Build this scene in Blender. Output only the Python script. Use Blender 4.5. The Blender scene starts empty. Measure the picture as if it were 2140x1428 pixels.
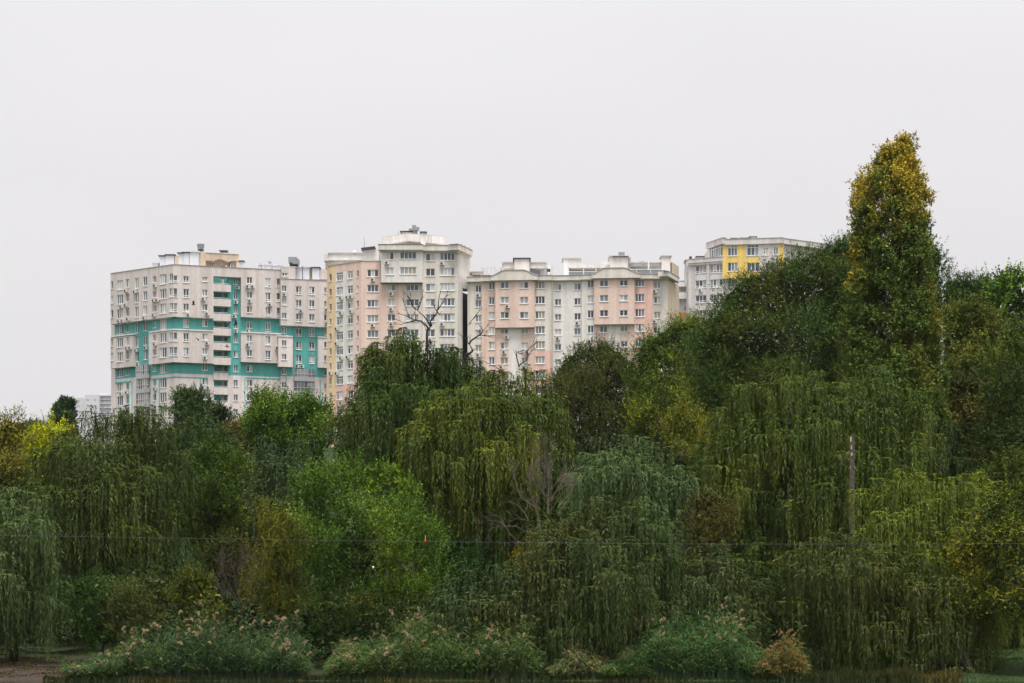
import bpy, math, random
import numpy as np
from mathutils import Vector, Matrix
R_ = math.radians
SC = bpy.context.scene
COL = SC.collection
rng = np.random.default_rng(7)
rnd = random.Random(7)

# ---------------------------------------------------------------- camera, sky, sun, exposure
F, CX, HY, CAMZ = 4200.0, 1070.0, 1300.0, 3.0
cam_d = bpy.data.cameras.new('camera'); cam = bpy.data.objects.new('camera', cam_d); COL.objects.link(cam)
cam.location = (0, 0, CAMZ); cam.rotation_euler = (R_(90), 0, 0)
cam_d.sensor_width = 36; cam_d.lens = 36*F/2140; cam_d.shift_y = (HY-714)/2140
cam_d.clip_start = 0.5; cam_d.clip_end = 12000
SC.camera = cam
SUN_EL, SUN_AZ = 73, 162          # azimuth measured clockwise from +Y (the view direction)
W = bpy.data.worlds.new('World'); SC.world = W; W.use_nodes = True
nt = W.node_tree; nt.nodes.clear()
out = nt.nodes.new('ShaderNodeOutputWorld'); bg = nt.nodes.new('ShaderNodeBackground')
sky = nt.nodes.new('ShaderNodeTexSky'); sky.sky_type = 'NISHITA'; sky.sun_disc = False
sky.sun_elevation = R_(SUN_EL); sky.sun_rotation = R_(SUN_AZ); sky.air_density = 1.0; sky.dust_density = 4.0
hsv = nt.nodes.new('ShaderNodeHueSaturation'); hsv.inputs['Saturation'].default_value = 0.15
tc = nt.nodes.new('ShaderNodeTexCoord'); mp = nt.nodes.new('ShaderNodeMapping'); mp.inputs['Scale'].default_value = (1, 1, 2.5)
nz = nt.nodes.new('ShaderNodeTexNoise'); nz.inputs['Scale'].default_value = 2.2; nz.inputs['Detail'].default_value = 3
cr = nt.nodes.new('ShaderNodeValToRGB')
cr.color_ramp.elements[0].position = 0.3; cr.color_ramp.elements[0].color = (4.62, 4.52, 4.63, 1)
cr.color_ramp.elements[1].position = 0.7; cr.color_ramp.elements[1].color = (5.12, 5.01, 5.10, 1)
mx = nt.nodes.new('ShaderNodeMix'); mx.data_type = 'RGBA'; mx.inputs['Factor'].default_value = 0.94
L = nt.links.new
L(tc.outputs['Generated'], mp.inputs[0]); L(mp.outputs[0], nz.inputs['Vector']); L(nz.outputs['Fac'], cr.inputs[0])
L(sky.outputs[0], hsv.inputs['Color']); L(hsv.outputs[0], mx.inputs[6]); L(cr.outputs[0], mx.inputs[7])
sp = nt.nodes.new('ShaderNodeSeparateXYZ'); m1 = nt.nodes.new('ShaderNodeMath'); m1.operation = 'MAXIMUM'; m1.inputs[1].default_value = 0
m2 = nt.nodes.new('ShaderNodeMath'); m2.operation = 'POWER'; m2.inputs[1].default_value = 2.4
m3 = nt.nodes.new('ShaderNodeMath'); m3.operation = 'MULTIPLY_ADD'; m3.inputs[1].default_value = 2.1; m3.inputs[2].default_value = 0.98
vs = nt.nodes.new('ShaderNodeVectorMath'); vs.operation = 'SCALE'
L(tc.outputs['Generated'], sp.inputs[0]); L(sp.outputs[2], m1.inputs[0]); L(m1.outputs[0], m2.inputs[0]); L(m2.outputs[0], m3.inputs[0])
L(mx.outputs[2], vs.inputs[0]); L(m3.outputs[0], vs.inputs['Scale']); L(vs.outputs[0], bg.inputs['Color']); bg.inputs['Strength'].default_value = 0.0575
L(bg.outputs[0], out.inputs['Surface'])
sun_d = bpy.data.lights.new('sun', 'SUN'); sun = bpy.data.objects.new('sun', sun_d); COL.objects.link(sun)
sun_d.energy = 1.5; sun_d.angle = R_(22); sun_d.color = (1.0, 0.965, 0.92)
_a, _e = R_(SUN_AZ), R_(SUN_EL)
sd = Vector((math.sin(_a)*math.cos(_e), math.cos(_a)*math.cos(_e), math.sin(_e)))
sun.rotation_euler = (-sd).to_track_quat('-Z', 'Y').to_euler()
SC.view_settings.view_transform = 'Standard'; SC.view_settings.look = 'None'
SC.view_settings.exposure = 1.50; SC.view_settings.gamma = 1; SC.view_settings.use_curve_mapping = False
SC.render.engine = 'CYCLES'
SC.cycles.max_bounces = 6; SC.cycles.diffuse_bounces = 2; SC.cycles.transmission_bounces = 3
SC.cycles.volume_bounces = 0; SC.cycles.transparent_max_bounces = 4
SC.cycles.use_denoising = True

# ---------------------------------------------------------------- helpers
def P(px, py, D): return Vector(((px-CX)/F*D, D, CAMZ+(HY-py)/F*D))
_tx = [-400, -6, 3, 97, 102.4, 110, 130, 150, 200, 300, 400, 700, 1400, 3200]
_tz = [2.5, 1.3, -1.6, -1.4, 0.0, 0.6, 1.9, 3.6, 11, 27, 38, 62, 116, 116]
def ground(x, y): return float(np.interp(y, _tx, _tz))

def tag(o, label=None, cat=None, group=None, kind=None):
    if label: o['label'] = label
    if cat: o['category'] = cat
    if group: o['group'] = group
    if kind: o['kind'] = kind
    return o
def link(name, data, parent=None, mat=None):
    o = bpy.data.objects.new(name, data); COL.objects.link(o)
    if parent: o.parent = parent
    if mat is not None and data is not None and not data.materials: data.materials.append(mat)
    return o
def empty(name, loc=(0, 0, 0), label=None, cat=None, group=None):
    o = bpy.data.objects.new(name, None); COL.objects.link(o); o.location = loc; o.empty_display_size = 0.5
    return tag(o, label, cat, group)

class MB:
    def __init__(s): s.v = []; s.f = []
    def quad(s, a, b, c, d):
        n = len(s.v); s.v += [tuple(a), tuple(b), tuple(c), tuple(d)]; s.f.append((n, n+1, n+2, n+3)); return s
    def poly(s, pts):
        n = len(s.v); s.v += [tuple(p) for p in pts]; s.f.append(tuple(range(n, n+len(pts))))
    def box(s, x0, x1, y0, y1, z0, z1):
        n = len(s.v)
        s.v += [(x0,y0,z0),(x1,y0,z0),(x1,y1,z0),(x0,y1,z0),(x0,y0,z1),(x1,y0,z1),(x1,y1,z1),(x0,y1,z1)]
        s.f += [tuple(n+i for i in q) for q in ((0,3,2,1),(4,5,6,7),(0,1,5,4),(1,2,6,5),(2,3,7,6),(3,0,4,7))]
        return s
    def prism(s, pts, z0, z1):
        n = len(s.v); k = len(pts)
        s.v += [(p[0], p[1], z0) for p in pts]+[(p[0], p[1], z1) for p in pts]
        s.f.append(tuple(n+i for i in range(k))[::-1]); s.f.append(tuple(n+k+i for i in range(k)))
        for i in range(k):
            j = (i+1) % k; s.f.append((n+i, n+j, n+k+j, n+k+i))
        return s
    def cyl(s, c, r, z0, z1, k=12, r2=None):
        r2 = r if r2 is None else r2; n = len(s.v)
        for rr, z in ((r, z0), (r2, z1)):
            for i in range(k):
                a = 2*math.pi*i/k; s.v.append((c[0]+rr*math.cos(a), c[1]+rr*math.sin(a), z))
        s.f.append(tuple(n+i for i in range(k))[::-1]); s.f.append(tuple(n+k+i for i in range(k)))
        for i in range(k):
            j = (i+1) % k; s.f.append((n+i, n+j, n+k+j, n+k+i))
        return s
    def tube(s, pts, rads, k=6):
        pts = [Vector(p) for p in pts]; rings = []
        for i, p in enumerate(pts):
            d = (pts[min(i+1, len(pts)-1)]-pts[max(i-1, 0)]).normalized()
            a = d.cross(Vector((0.31, 1, 0.17))).normalized(); b = d.cross(a)
            n = len(s.v); rings.append(n)
            for j in range(k):
                t = 2*math.pi*j/k; q = p+(a*math.cos(t)+b*math.sin(t))*rads[i]; s.v.append(tuple(q))
        for i in range(len(pts)-1):
            for j in range(k):
                s.f.append((rings[i]+j, rings[i]+(j+1) % k, rings[i+1]+(j+1) % k, rings[i+1]+j))
        s.f.append(tuple(rings[0]+j for j in range(k))[::-1]); s.f.append(tuple(rings[-1]+j for j in range(k)))
        return s
    def mesh(s, name):
        me = bpy.data.meshes.new(name); me.from_pydata(s.v, [], s.f); me.update(); return me
    def build(s, name, mat, parent=None): return link(name, s.mesh(name), parent, mat)

# ---------------------------------------------------------------- materials
def mat(name, col, rough=0.85, noise=0.0, scale=1.0, spec=0.3, metal=0.0, bump=0.0, streak=0.0):
    m = bpy.data.materials.new(name); m.use_nodes = True; n = m.node_tree; b = n.nodes['Principled BSDF']
    b.inputs['Roughness'].default_value = rough; b.inputs['Specular IOR Level'].default_value = spec
    b.inputs['Metallic'].default_value = metal; b.inputs['Base Color'].default_value = (*col, 1)
    if noise:
        t = n.nodes.new('ShaderNodeTexCoord'); g = n.nodes.new('ShaderNodeNewGeometry')
        a = n.nodes.new('ShaderNodeTexNoise'); a.inputs['Scale'].default_value = scale; a.inputs['Detail'].default_value = 6
        a.inputs['Roughness'].default_value = 0.65
        n.links.new(g.outputs['Position'], a.inputs['Vector'])
        r = n.nodes.new('ShaderNodeValToRGB'); r.color_ramp.elements[0].position = 0.28; r.color_ramp.elements[1].position = 0.72
        r.color_ramp.elements[0].color = (*[c*(1-noise) for c in col], 1); r.color_ramp.elements[1].color = (*[min(1, c*(1+noise*.7)) for c in col], 1)
        n.links.new(a.outputs['Fac'], r.inputs[0]); last = r.outputs[0]
        if streak:   # rain streaks running down the plaster
            mpn = n.nodes.new('ShaderNodeMapping'); mpn.inputs['Scale'].default_value = (0.9, 0.9, 0.05)
            s2 = n.nodes.new('ShaderNodeTexNoise'); s2.inputs['Scale'].default_value = 1.0; s2.inputs['Detail'].default_value = 5
            r2 = n.nodes.new('ShaderNodeValToRGB'); r2.color_ramp.elements[0].position = 0.35; r2.color_ramp.elements[1].position = 0.62
            r2.color_ramp.elements[0].color = (1-streak, 1-streak*1.05, 1-streak*1.15, 1); r2.color_ramp.elements[1].color = (1, 1, 1, 1)
            mm = n.nodes.new('ShaderNodeMix'); mm.data_type = 'RGBA'; mm.blend_type = 'MULTIPLY'; mm.inputs['Factor'].default_value = 1
            n.links.new(g.outputs['Position'], mpn.inputs[0]); n.links.new(mpn.outputs[0], s2.inputs['Vector']); n.links.new(s2.outputs['Fac'], r2.inputs[0])
            n.links.new(last, mm.inputs[6]); n.links.new(r2.outputs[0], mm.inputs[7]); last = mm.outputs[2]
        n.links.new(last, b.inputs['Base Color'])
        if bump:
            bp = n.nodes.new('ShaderNodeBump'); bp.inputs['Strength'].default_value = bump; bp.inputs['Distance'].default_value = 0.05
            n.links.new(a.outputs['Fac'], bp.inputs['Height']); n.links.new(bp.outputs[0], b.inputs['Normal'])
    return m
M = {}
def wallm(k, c, **kw): M[k] = mat(k, c, 0.9, noise=kw.get('noise', .12), scale=kw.get('scale', 2.2), spec=.2, streak=kw.get('streak', .19))
wallm('beige', (.66, .595, .565)); wallm('pale', (.78, .70, .68)); wallm('teal', (.125, .455, .43), noise=.12)
wallm('cream', (.73, .675, .615)); wallm('cream2', (.77, .735, .70)); wallm('pink', (.77, .59, .51)); wallm('deep_pink', (.76, .51, .44))
wallm('orange', (.80, .60, .38)); wallm('tan', (.60, .49, .37)); wallm('yellow', (.84, .60, .18)); wallm('grey_wall', (.66, .62, .60))
wallm('soot', (.11, .10, .12)); wallm('white_wall', (.76, .75, .73)); wallm('shade_panel', (.42, .42, .43)); wallm('orange_band', (.80, .33, .06))  # first entry puts the shade of the gap beside B into colour; shade_panel is a plain grey
wallm('far', (.60, .59, .63), noise=.03, streak=.02)  # distance haze put into the colour: pale walls, little contrast
M['white'] = mat('window_plastic', (.80, .80, .79), .45)
M['coping'] = mat('coping', (.46, .44, .41), .7, noise=.2, scale=1)
M['sheet'] = mat('metal_sheet', (.68, .70, .74), .45, noise=.08, scale=.8, metal=.25)
M['dark'] = mat('dark_metal', (.035, .037, .042), .5)
M['grey'] = mat('galvanised', (.30, .33, .34), .45, noise=.2, scale=2, metal=.4)
M['acm'] = mat('aircon_case', (.62, .60, .57), .5, noise=.08, scale=3)
M['fan'] = mat('fan_grille', (.06, .06, .065), .6)
def glass(k, c, r=.12): M[k] = mat(k, c, r, spec=.6)
glass('g0', (.045, .05, .065)); glass('g1', (.085, .095, .115)); glass('g2', (.15, .175, .20)); glass('g3', (.26, .29, .30), .25)
glass('g4', (.48, .48, .46), .35); glass('g5', (.30, .27, .20), .3); glass('gf', (.40, .40, .45), .6); glass('gt', (.06, .16, .17))  # gf: panes of the distant block, haze paled into their colour
GL = ['g0']*5+['g1']*6+['g2']*5+['g3']*4+['g4']*4+['g5']*2
M['bark'] = mat('bark', (.026, .021, .017), .95, noise=.4, scale=6, bump=.6)
M['deadwood'] = mat('pale_deadwood', (.12, .092, .075), .9, noise=.3, scale=8)
M['greywood'] = mat('grey_brown_twigs', (.07, .06, .045), .9, noise=.3, scale=8)
M['darkwood'] = mat('dark_deadwood', (.022, .017, .016), .9, noise=.3, scale=8)

def leaf_material():
    m = bpy.data.materials.new('foliage'); m.use_nodes = True; n = m.node_tree; n.nodes.clear()
    o = n.nodes.new('ShaderNodeOutputMaterial'); a = n.nodes.new('ShaderNodeAttribute'); a.attribute_name = 'leafcol'
    d = n.nodes.new('ShaderNodeBsdfDiffuse'); t = n.nodes.new('ShaderNodeBsdfTranslucent'); g = n.nodes.new('ShaderNodeBsdfGlossy')
    g.inputs['Roughness'].default_value = .38; g.inputs['Color'].default_value = (.8, .85, .9, 1)
    m1 = n.nodes.new('ShaderNodeMixShader'); m1.inputs[0].default_value = .09; m2 = n.nodes.new('ShaderNodeMixShader'); m2.inputs[0].default_value = .010
    l = n.links.new
    l(a.outputs['Color'], d.inputs['Color']); l(a.outputs['Color'], t.inputs['Color'])
    l(d.outputs[0], m1.inputs[1]); l(t.outputs[0], m1.inputs[2]); l(m1.outputs[0], m2.inputs[1]); l(g.outputs[0], m2.inputs[2])
    l(m2.outputs[0], o.inputs['Surface']); return m
M['leaf'] = leaf_material()

# ---------------------------------------------------------------- ground, water, haze
def terrain():
    ys = np.concatenate([np.linspace(-390, -10, 12), np.linspace(-6, 98, 20), np.linspace(99, 140, 60), np.linspace(142, 440, 70), np.linspace(460, 3000, 60)])
    xs = np.concatenate([np.linspace(-2400, -130, 24), np.linspace(-120, 120, 121), np.linspace(130, 2400, 24)])
    X, Y = np.meshgrid(xs, ys)
    Z = np.interp(Y, _tx, _tz)
    n = 0.10*np.sin(X*.9+Y*.35)+.07*np.sin(X*2.1-Y*1.3)+.05*np.sin(X*.31+2)*np.cos(Y*.7)
    Z = Z+np.where(Y > 104.5, n, n*.3)
    v = np.stack([X, Y, Z], -1).reshape(-1, 3); nx = len(xs); ny = len(ys)
    i = np.arange(ny-1)[:, None]*nx+np.arange(nx-1)[None, :]
    f = np.stack([i, i+1, i+nx+1, i+nx], -1).reshape(-1, 4)
    me = bpy.data.meshes.new('ground'); me.from_pydata(v.tolist(), [], f.tolist()); me.update()
    for p in me.polygons: p.use_smooth = True
    m = bpy.data.materials.new('bank_soil_and_grass'); m.use_nodes = True; t = m.node_tree; b = t.nodes['Principled BSDF']
    b.inputs['Roughness'].default_value = 1; b.inputs['Specular IOR Level'].default_value = .1
    g = t.nodes.new('ShaderNodeNewGeometry'); sx = t.nodes.new('ShaderNodeSeparateXYZ'); t.links.new(g.outputs['Position'], sx.inputs[0])
    n1 = t.nodes.new('ShaderNodeTexNoise'); n1.inputs['Scale'].default_value = .35; n1.inputs['Detail'].default_value = 6; n1.inputs['Roughness'].default_value = .7
    n2 = t.nodes.new('ShaderNodeTexNoise'); n2.inputs['Scale'].default_value = 7; n2.inputs['Detail'].default_value = 4
    t.links.new(g.outputs['Position'], n1.inputs['Vector']); t.links.new(g.outputs['Position'], n2.inputs['Vector'])
    mr = t.nodes.new('ShaderNodeMapRange'); mr.inputs[1].default_value = -19; mr.inputs[2].default_value = 12; t.links.new(sx.outputs[0], mr.inputs[0])
    ad = t.nodes.new('ShaderNodeMath'); ad.operation = 'ADD'; t.links.new(mr.outputs[0], ad.inputs[0]); t.links.new(n1.outputs['Fac'], ad.inputs[1])
    rp = t.nodes.new('ShaderNodeValToRGB'); rp.color_ramp.elements[0].position = .62; rp.color_ramp.elements[1].position = .85
    my = t.nodes.new('ShaderNodeMapRange'); my.inputs[1].default_value = 112; my.inputs[2].default_value = 124; t.links.new(sx.outputs[1], my.inputs[0])
    a2 = t.nodes.new('ShaderNodeMath'); a2.operation = 'ADD'; t.links.new(ad.outputs[0], a2.inputs[0]); t.links.new(my.outputs[0], a2.inputs[1]); t.links.new(a2.outputs[0], rp.inputs[0])
    s1 = t.nodes.new('ShaderNodeValToRGB'); s1.color_ramp.elements[0].color = (.022, .016, .012, 1); s1.color_ramp.elements[1].color = (.075, .055, .043, 1)
    s1.color_ramp.elements[0].position = .35; s1.color_ramp.elements[1].position = .68; t.links.new(n2.outputs['Fac'], s1.inputs[0])
    s2 = t.nodes.new('ShaderNodeValToRGB'); s2.color_ramp.elements[0].color = (.012, .026, .007, 1); s2.color_ramp.elements[1].color = (.035, .06, .018, 1)
    s2.color_ramp.elements[0].position = .35; s2.color_ramp.elements[1].position = .68; t.links.new(n2.outputs['Fac'], s2.inputs[0])
    mx = t.nodes.new('ShaderNodeMix'); mx.data_type = 'RGBA'; t.links.new(rp.outputs[0], mx.inputs[0]); t.links.new(s1.outputs[0], mx.inputs[6]); t.links.new(s2.outputs[0], mx.inputs[7])
    t.links.new(mx.outputs[2], b.inputs['Base Color'])
    tag(link('ground', me, None, m), 'brown and green bank rising from the lake to the hill of apartment blocks', kind='structure')
terrain()
wm = mat('lake_water', (.008, .012, .010), .06, spec=.5)
_n = wm.node_tree; _w = _n.nodes.new('ShaderNodeTexNoise'); _w.inputs['Scale'].default_value = 1.2; _w.inputs['Detail'].default_value = 4
_g = _n.nodes.new('ShaderNodeNewGeometry'); _b = _n.nodes.new('ShaderNodeBump'); _b.inputs['Strength'].default_value = .15
_n.links.new(_g.outputs['Position'], _w.inputs['Vector']); _n.links.new(_w.outputs['Fac'], _b.inputs['Height']); _n.links.new(_b.outputs[0], _n.nodes['Principled BSDF'].inputs['Normal'])
wb = MB(); wb.quad((-2390, -8, 0), (2390, -8, 0), (2390, 108, 0), (-2390, 108, 0))
tag(wb.build('water', wm), 'dark still lake water at the foot of the reeds', kind='structure')
hz = MB().box(-2700, 2700, -600, 3200, -2.9, 185).build('haze', None)
hm = bpy.data.materials.new('haze_air'); hm.use_nodes = True; hm.node_tree.nodes.clear()
ho = hm.node_tree.nodes.new('ShaderNodeOutputMaterial'); hv = hm.node_tree.nodes.new('ShaderNodeVolumePrincipled')
hv.inputs['Density'].default_value = 0.000035; hv.inputs['Color'].default_value = (.93, .93, .97, 1)
hm.node_tree.links.new(hv.outputs[0], ho.inputs['Volume']); hz.data.materials.append(hm)
tag(hz, 'pale misty air over the hillside', kind='stuff')
hz.visible_shadow = True

# ---------------------------------------------------------------- facades
class Face:
    def __init__(s, pa, Da, pb, Db, ref=None):
        s.A = Vector(((pa-CX)/F*Da, Da)); B = Vector(((pb-CX)/F*Db, Db)); s.d = (B-s.A).normalized(); s.len = (B-s.A).length
        n = Vector((s.d.y, -s.d.x)); s.n = n if n.y < 0 else -n
        s.ref = pa if ref is None else ref
        s.rot = math.atan2(s.d.y, s.d.x)
    def u(s, px, off=0.0):
        o = s.A+s.n*off; k = (px-CX)/F   # x = k*y
        return (k*o.y-o.x)/(s.d.x-k*s.d.y)
    def D(s, px, off=0.0): return (s.A+s.n*off+s.d*s.u(px, off)).y
    def z(s, y, px=None): return CAMZ+(HY-y)/F*s.D(s.ref if px is None else px)
    def pt(s, u, off, z):
        q = s.A+s.d*u+s.n*off; return Vector((q.x, q.y, z))
    def mat(s, u, off, z):
        m = Matrix.Rotation(s.rot, 4, 'Z'); m.translation = s.pt(u, off, z); return m   # local -y looks out of the wall

class Building:
    def __init__(s, name, label, loc, cat='building'):
        s.root = empty(name, loc, label, cat); s.blocks = []; s.win = []; s.acs = []
        s.inv = Matrix.Translation(Vector(loc)).inverted()
    def put(s, o, m=None):
        o.parent = s.root
        o.matrix_parent_inverse = Matrix.Identity(4)
        o.matrix_basis = s.inv @ (m if m is not None else Matrix.Identity(4)); return o
    def block(s, f, p0, p1, y0, y1, off, m, name='wall', dep=1.5, ym=None):
        s.blocks.append(dict(f=f, u0=f.u(p0, off), u1=f.u(p1, off), z1=f.z(y0, ym), z0=f.z(y1, ym), off=off, m=m, name=name, dep=dep, h=[]))
    def find(s, f, px, z):
        best = None
        for b in s.blocks:
            if b['f'] is f and b['name'] == 'wall':
                u = f.u(px, b['off'])
                if b['u0']-.02 <= u <= b['u1']+.02 and b['z0'] <= z <= b['z1'] and (best is None or b['off'] > best['off']): best = b
        return best
    def col(s, f, p0, p1, y0, y1, kind, rows, pitch=2.93, ac=0.3):
        for r in rows:
            z1 = f.z(y0, (p0+p1)/2)-pitch*r; z0 = f.z(y1, (p0+p1)/2)-pitch*r
            b = s.find(f, (p0+p1)/2, (z0+z1)/2)
            if b is None: continue
            u0, u1 = f.u(p0, b['off']), f.u(p1, b['off'])
            u0 = max(u0, b['u0']+.08); u1 = min(u1, b['u1']-.08); z1 = min(z1, b['z1']-.06); z0 = max(z0, b['z0']+.1)
            if u1-u0 < .3 or z1-z0 < .5: continue
            b['h'].append((u0, u1, z0, z1)); s.win.append((f, b['off'], u0, u1, z0, z1, kind))
            if rnd.random() < ac and z0-.9 > b['z0']:
                side = rnd.choice((0.15, 0.5, .85)); s.acs.append((f, b['off'], u0+(u1-u0)*side, z0-.95))
                if rnd.random() < .12: s.acs.append((f, b['off'], u0+(u1-u0)*side+(1.0 if side < .6 else -1.0), z0-.95))
    def finish(s):
        for b in s.blocks:
            f = b['f']; mb = MB(); o = b['off']
            us = sorted({b['u0'], b['u1'], *[h[0] for h in b['h']], *[h[1] for h in b['h']]})
            zs = sorted({b['z0'], b['z1'], *[h[2] for h in b['h']], *[h[3] for h in b['h']]})
            for i in range(len(us)-1):
                for j in range(len(zs)-1):
                    cu, cz = (us[i]+us[i+1])/2, (zs[j]+zs[j+1])/2
                    if any(h[0] < cu < h[1] and h[2] < cz < h[3] for h in b['h']): continue
                    mb.quad(f.pt(us[i], o, zs[j]), f.pt(us[i+1], o, zs[j]), f.pt(us[i+1], o, zs[j+1]), f.pt(us[i], o, zs[j+1]))
            for (a, c, e, g) in b['h']:
                q = o-.3
                mb.quad(f.pt(a, o, e), f.pt(a, q, e), f.pt(a, q, g), f.pt(a, o, g)); mb.quad(f.pt(c, q, e), f.pt(c, o, e), f.pt(c, o, g), f.pt(c, q, g))
                mb.quad(f.pt(a, o, g), f.pt(c, o, g), f.pt(c, q, g), f.pt(a, q, g)); mb.quad(f.pt(a, q, e), f.pt(c, q, e), f.pt(c, o, e), f.pt(a, o, e))
            q = o-b['dep']; a, c, e, g = b['u0'], b['u1'], b['z0'], b['z1']
            mb.quad(f.pt(a, q, e), f.pt(a, o, e), f.pt(a, o, g), f.pt(a, q, g)); mb.quad(f.pt(c, o, e), f.pt(c, q, e), f.pt(c, q, g), f.pt(c, o, g))
            mb.quad(f.pt(a, o, g), f.pt(c, o, g), f.pt(c, q, g), f.pt(a, q, g)); mb.quad(f.pt(a, q, e), f.pt(c, q, e), f.pt(c, o, e), f.pt(a, o, e))
            s.put(mb.build(b['name'], M[b['m']]))
        for (f, off, u0, u1, z0, z1, kind) in s.win: s.window(f, off, u0, u1, z0, z1, kind)
        for (f, off, u, z) in s.acs: s.ac(f, off, u, z)
    FC = {}
    def window(s, f, off, u0, u1, z0, z1, kind):
        q = lambda x: round(x/.06)*.06
        w, h = u1-u0, z1-z0
        n = int(kind[0]) if kind[0].isdigit() else 2; opt = kind[1:]
        key = (q(w), q(h), kind)
        if key not in Building.FC:
            W_, H_ = key[0], key[1]; b = MB(); bw = .09 if W_ > .9 else .06; mw = .12 if W_ > .9 else .08; y0, y1 = .10, .17
            b.box(0, W_, y0, y1, 0, bw); b.box(0, W_, y0, y1, H_-bw, H_); b.box(0, bw, y0, y1, bw, H_-bw); b.box(W_-bw, W_, y0, y1, bw, H_-bw)
            panes = []
            xs = [bw+(W_-2*bw)*i/n for i in range(n+1)]
            top = H_-bw; zt = None
            if 't' in opt: zt = H_*.74
            if 'b' in opt: zt = H_*.24
            for i in range(1, n): b.box(xs[i]-mw/2, xs[i]+mw/2, y0+.004, y1-.004, bw, H_-bw)
            if zt: b.box(bw, W_-bw, y0+.008, y1-.008, zt-.05, zt+.05)
            for i in range(n):
                xa = xs[i]+(mw/2 if i else 0); xb = xs[i+1]-(mw/2 if i < n-1 else 0)
                if zt: panes += [(xa, xb, bw, zt-.05), (xa, xb, zt+.05, top)]
                else: panes.append((xa, xb, bw, top))
            pm = []
            for p in panes:
                pb = MB(); pb.box(p[0], p[1], .14, .155, p[2], p[3]); pm.append(pb)
            sb = MB().box(-.08, W_+.08, -.10, .10, -.10, -.004)
            Building.FC[key] = (b.mesh('window'), pm, {}, sb.mesh('sill'))
            Building.FC[key][0].materials.append(M['white']); Building.FC[key][3].materials.append(M['white'])
        fm, pm, cache, sm = Building.FC[key]
        wo = bpy.data.objects.new('window', fm); COL.objects.link(wo); s.put(wo, f.mat(u0+(w-key[0])/2, off, z0+(h-key[1])/2))
        base = rnd.choice(GL)
        for i, pb in enumerate(pm):
            g = base if rnd.random() < .55 else rnd.choice(GL)
            if 'd' in opt: g = 'g0'
            if 'f' in opt: g = 'gf'
            if (i, g) not in cache:
                me = pb.mesh('pane'); me.materials.append(M[g]); cache[(i, g)] = me
            po = bpy.data.objects.new('pane', cache[(i, g)]); COL.objects.link(po); po.parent = wo
        if 'n' not in opt:
            so = bpy.data.objects.new('sill', sm); COL.objects.link(so); so.parent = wo
    AC = None
    def ac(s, f, off, u, z):
        if Building.AC is None:
            b = MB().box(-.42, .42, -.42, -.12, 0, .58); b.box(-.34, -.28, -.40, 0, -.06, 0); b.box(.28, .34, -.40, 0, -.06, 0)
            g = MB(); n = 14
            ring = [(-.12+.24*math.cos(2*math.pi*i/n), -.435, .29+.24*math.sin(2*math.pi*i/n)) for i in range(n)]
            back = [(x, -.42, zz) for x, _, zz in ring]; g.v = ring+back; g.f = [tuple(range(n))]+[(i, (i+1) % n, n+(i+1) % n, n+i) for i in range(n)]
            Building.AC = (b.mesh('air_conditioner'), g.mesh('fan_grille')); Building.AC[0].materials.append(M['acm']); Building.AC[1].materials.append(M['fan'])
        o = bpy.data.objects.new('air_conditioner', Building.AC[0]); COL.objects.link(o); s.put(o, f.mat(u, off, z))
        g = bpy.data.objects.new('fan_grille', Building.AC[1]); COL.objects.link(g); g.parent = o
    def core(s, pts, z0, z1, m, name='building_core'):
        s.put(MB().prism(pts, z0, z1).build(name, M[m]))
    def rbox(s, px0, px1, y0, y1, D, dep, m, name, rot=0, cap=None, capname='cap'):
        """a rooftop box whose front spans the pixels at distance D"""
        a, b = P(px0, y0, D), P(px1, y1, D); w = b.x-a.x; h = a.z-b.z
        mb = MB().box(0, w, 0, dep, 0, h); o = mb.build(name, M[m])
        mt = Matrix.Rotation(rot, 4, 'Z'); mt.translation = Vector((a.x, D, b.z)); s.put(o, mt)
        if cap:
            c = MB().box(-.25, w+.25, -.25, dep+.25, h+.003, h+.2); link(capname, c.mesh(capname), o, M[cap])
        return o

def stripe(b, f, p0, p1, y0, y1, off, m, name='painted_band', ym=None):
    b.block(f, p0, p1, y0, y1, off+.03, m, name=name, dep=.03, ym=ym)

# ---- building A: teal and beige block
AL = Face(231, 410.4, 362, 400, ref=362); AR = Face(362, 400, 588, 406.4, ref=362)
A = Building('apartment_block', 'beige apartment block with turquoise bands and recessed balconies, leftmost of the large blocks', P(440, 930, 408))
RC = -1.1
def cornerpx(fa, fb, off):
    a, b = fa.A+fa.n*off, fb.A+fb.n*off; det = fa.d.x*(-fb.d.y)+fb.d.x*fa.d.y
    t = ((b.x-a.x)*(-fb.d.y)+fb.d.x*(b.y-a.y))/det; q = a+fa.d*t; return CX+F*q.x/q.y
cpx = cornerpx(AL, AR, RC)
A.block(AL, 231, 362, 553, 662, 0, 'beige')
A.block(AL, 240, cpx, 662, 688, RC, 'teal')
A.block(AL, 240, cpx, 688, 756, RC, 'teal')
A.block(AL, 231, 276, 691, 757, 0, 'beige'); A.block(AL, 311, 362, 690, 757, 0, 'beige')
A.block(AL, 241, cpx, 756, 779, RC, 'teal'); A.block(AL, 241, cpx, 779, 950, RC, 'pale')
A.block(AR, 362, 446, 553, 575, 0, 'beige'); A.block(AR, 446, 504, 553, 573, 0, 'beige'); A.block(AR, 504, 588, 553, 656, 0, 'beige')
A.block(AR, 362, 446, 575, 662, 0, 'beige')
A.block(AR, 362, 446, 690, 757, 0, 'beige'); A.block(AR, 504, 588, 690, 751, 0, 'beige')
A.block(AR, cpx, 447, 662, 779, RC, 'teal'); A.block(AR, 476, 600, 573, 779, RC, 'teal', dep=1.2)
A.block(AR, cpx, 447, 779, 950, RC, 'pale'); A.block(AR, 476, 600, 779, 950, RC, 'pale', dep=1.2)
A.block(AR, 444, 478, 560, 950, RC-1.6, 'teal')                       # back wall of the balconies
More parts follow.
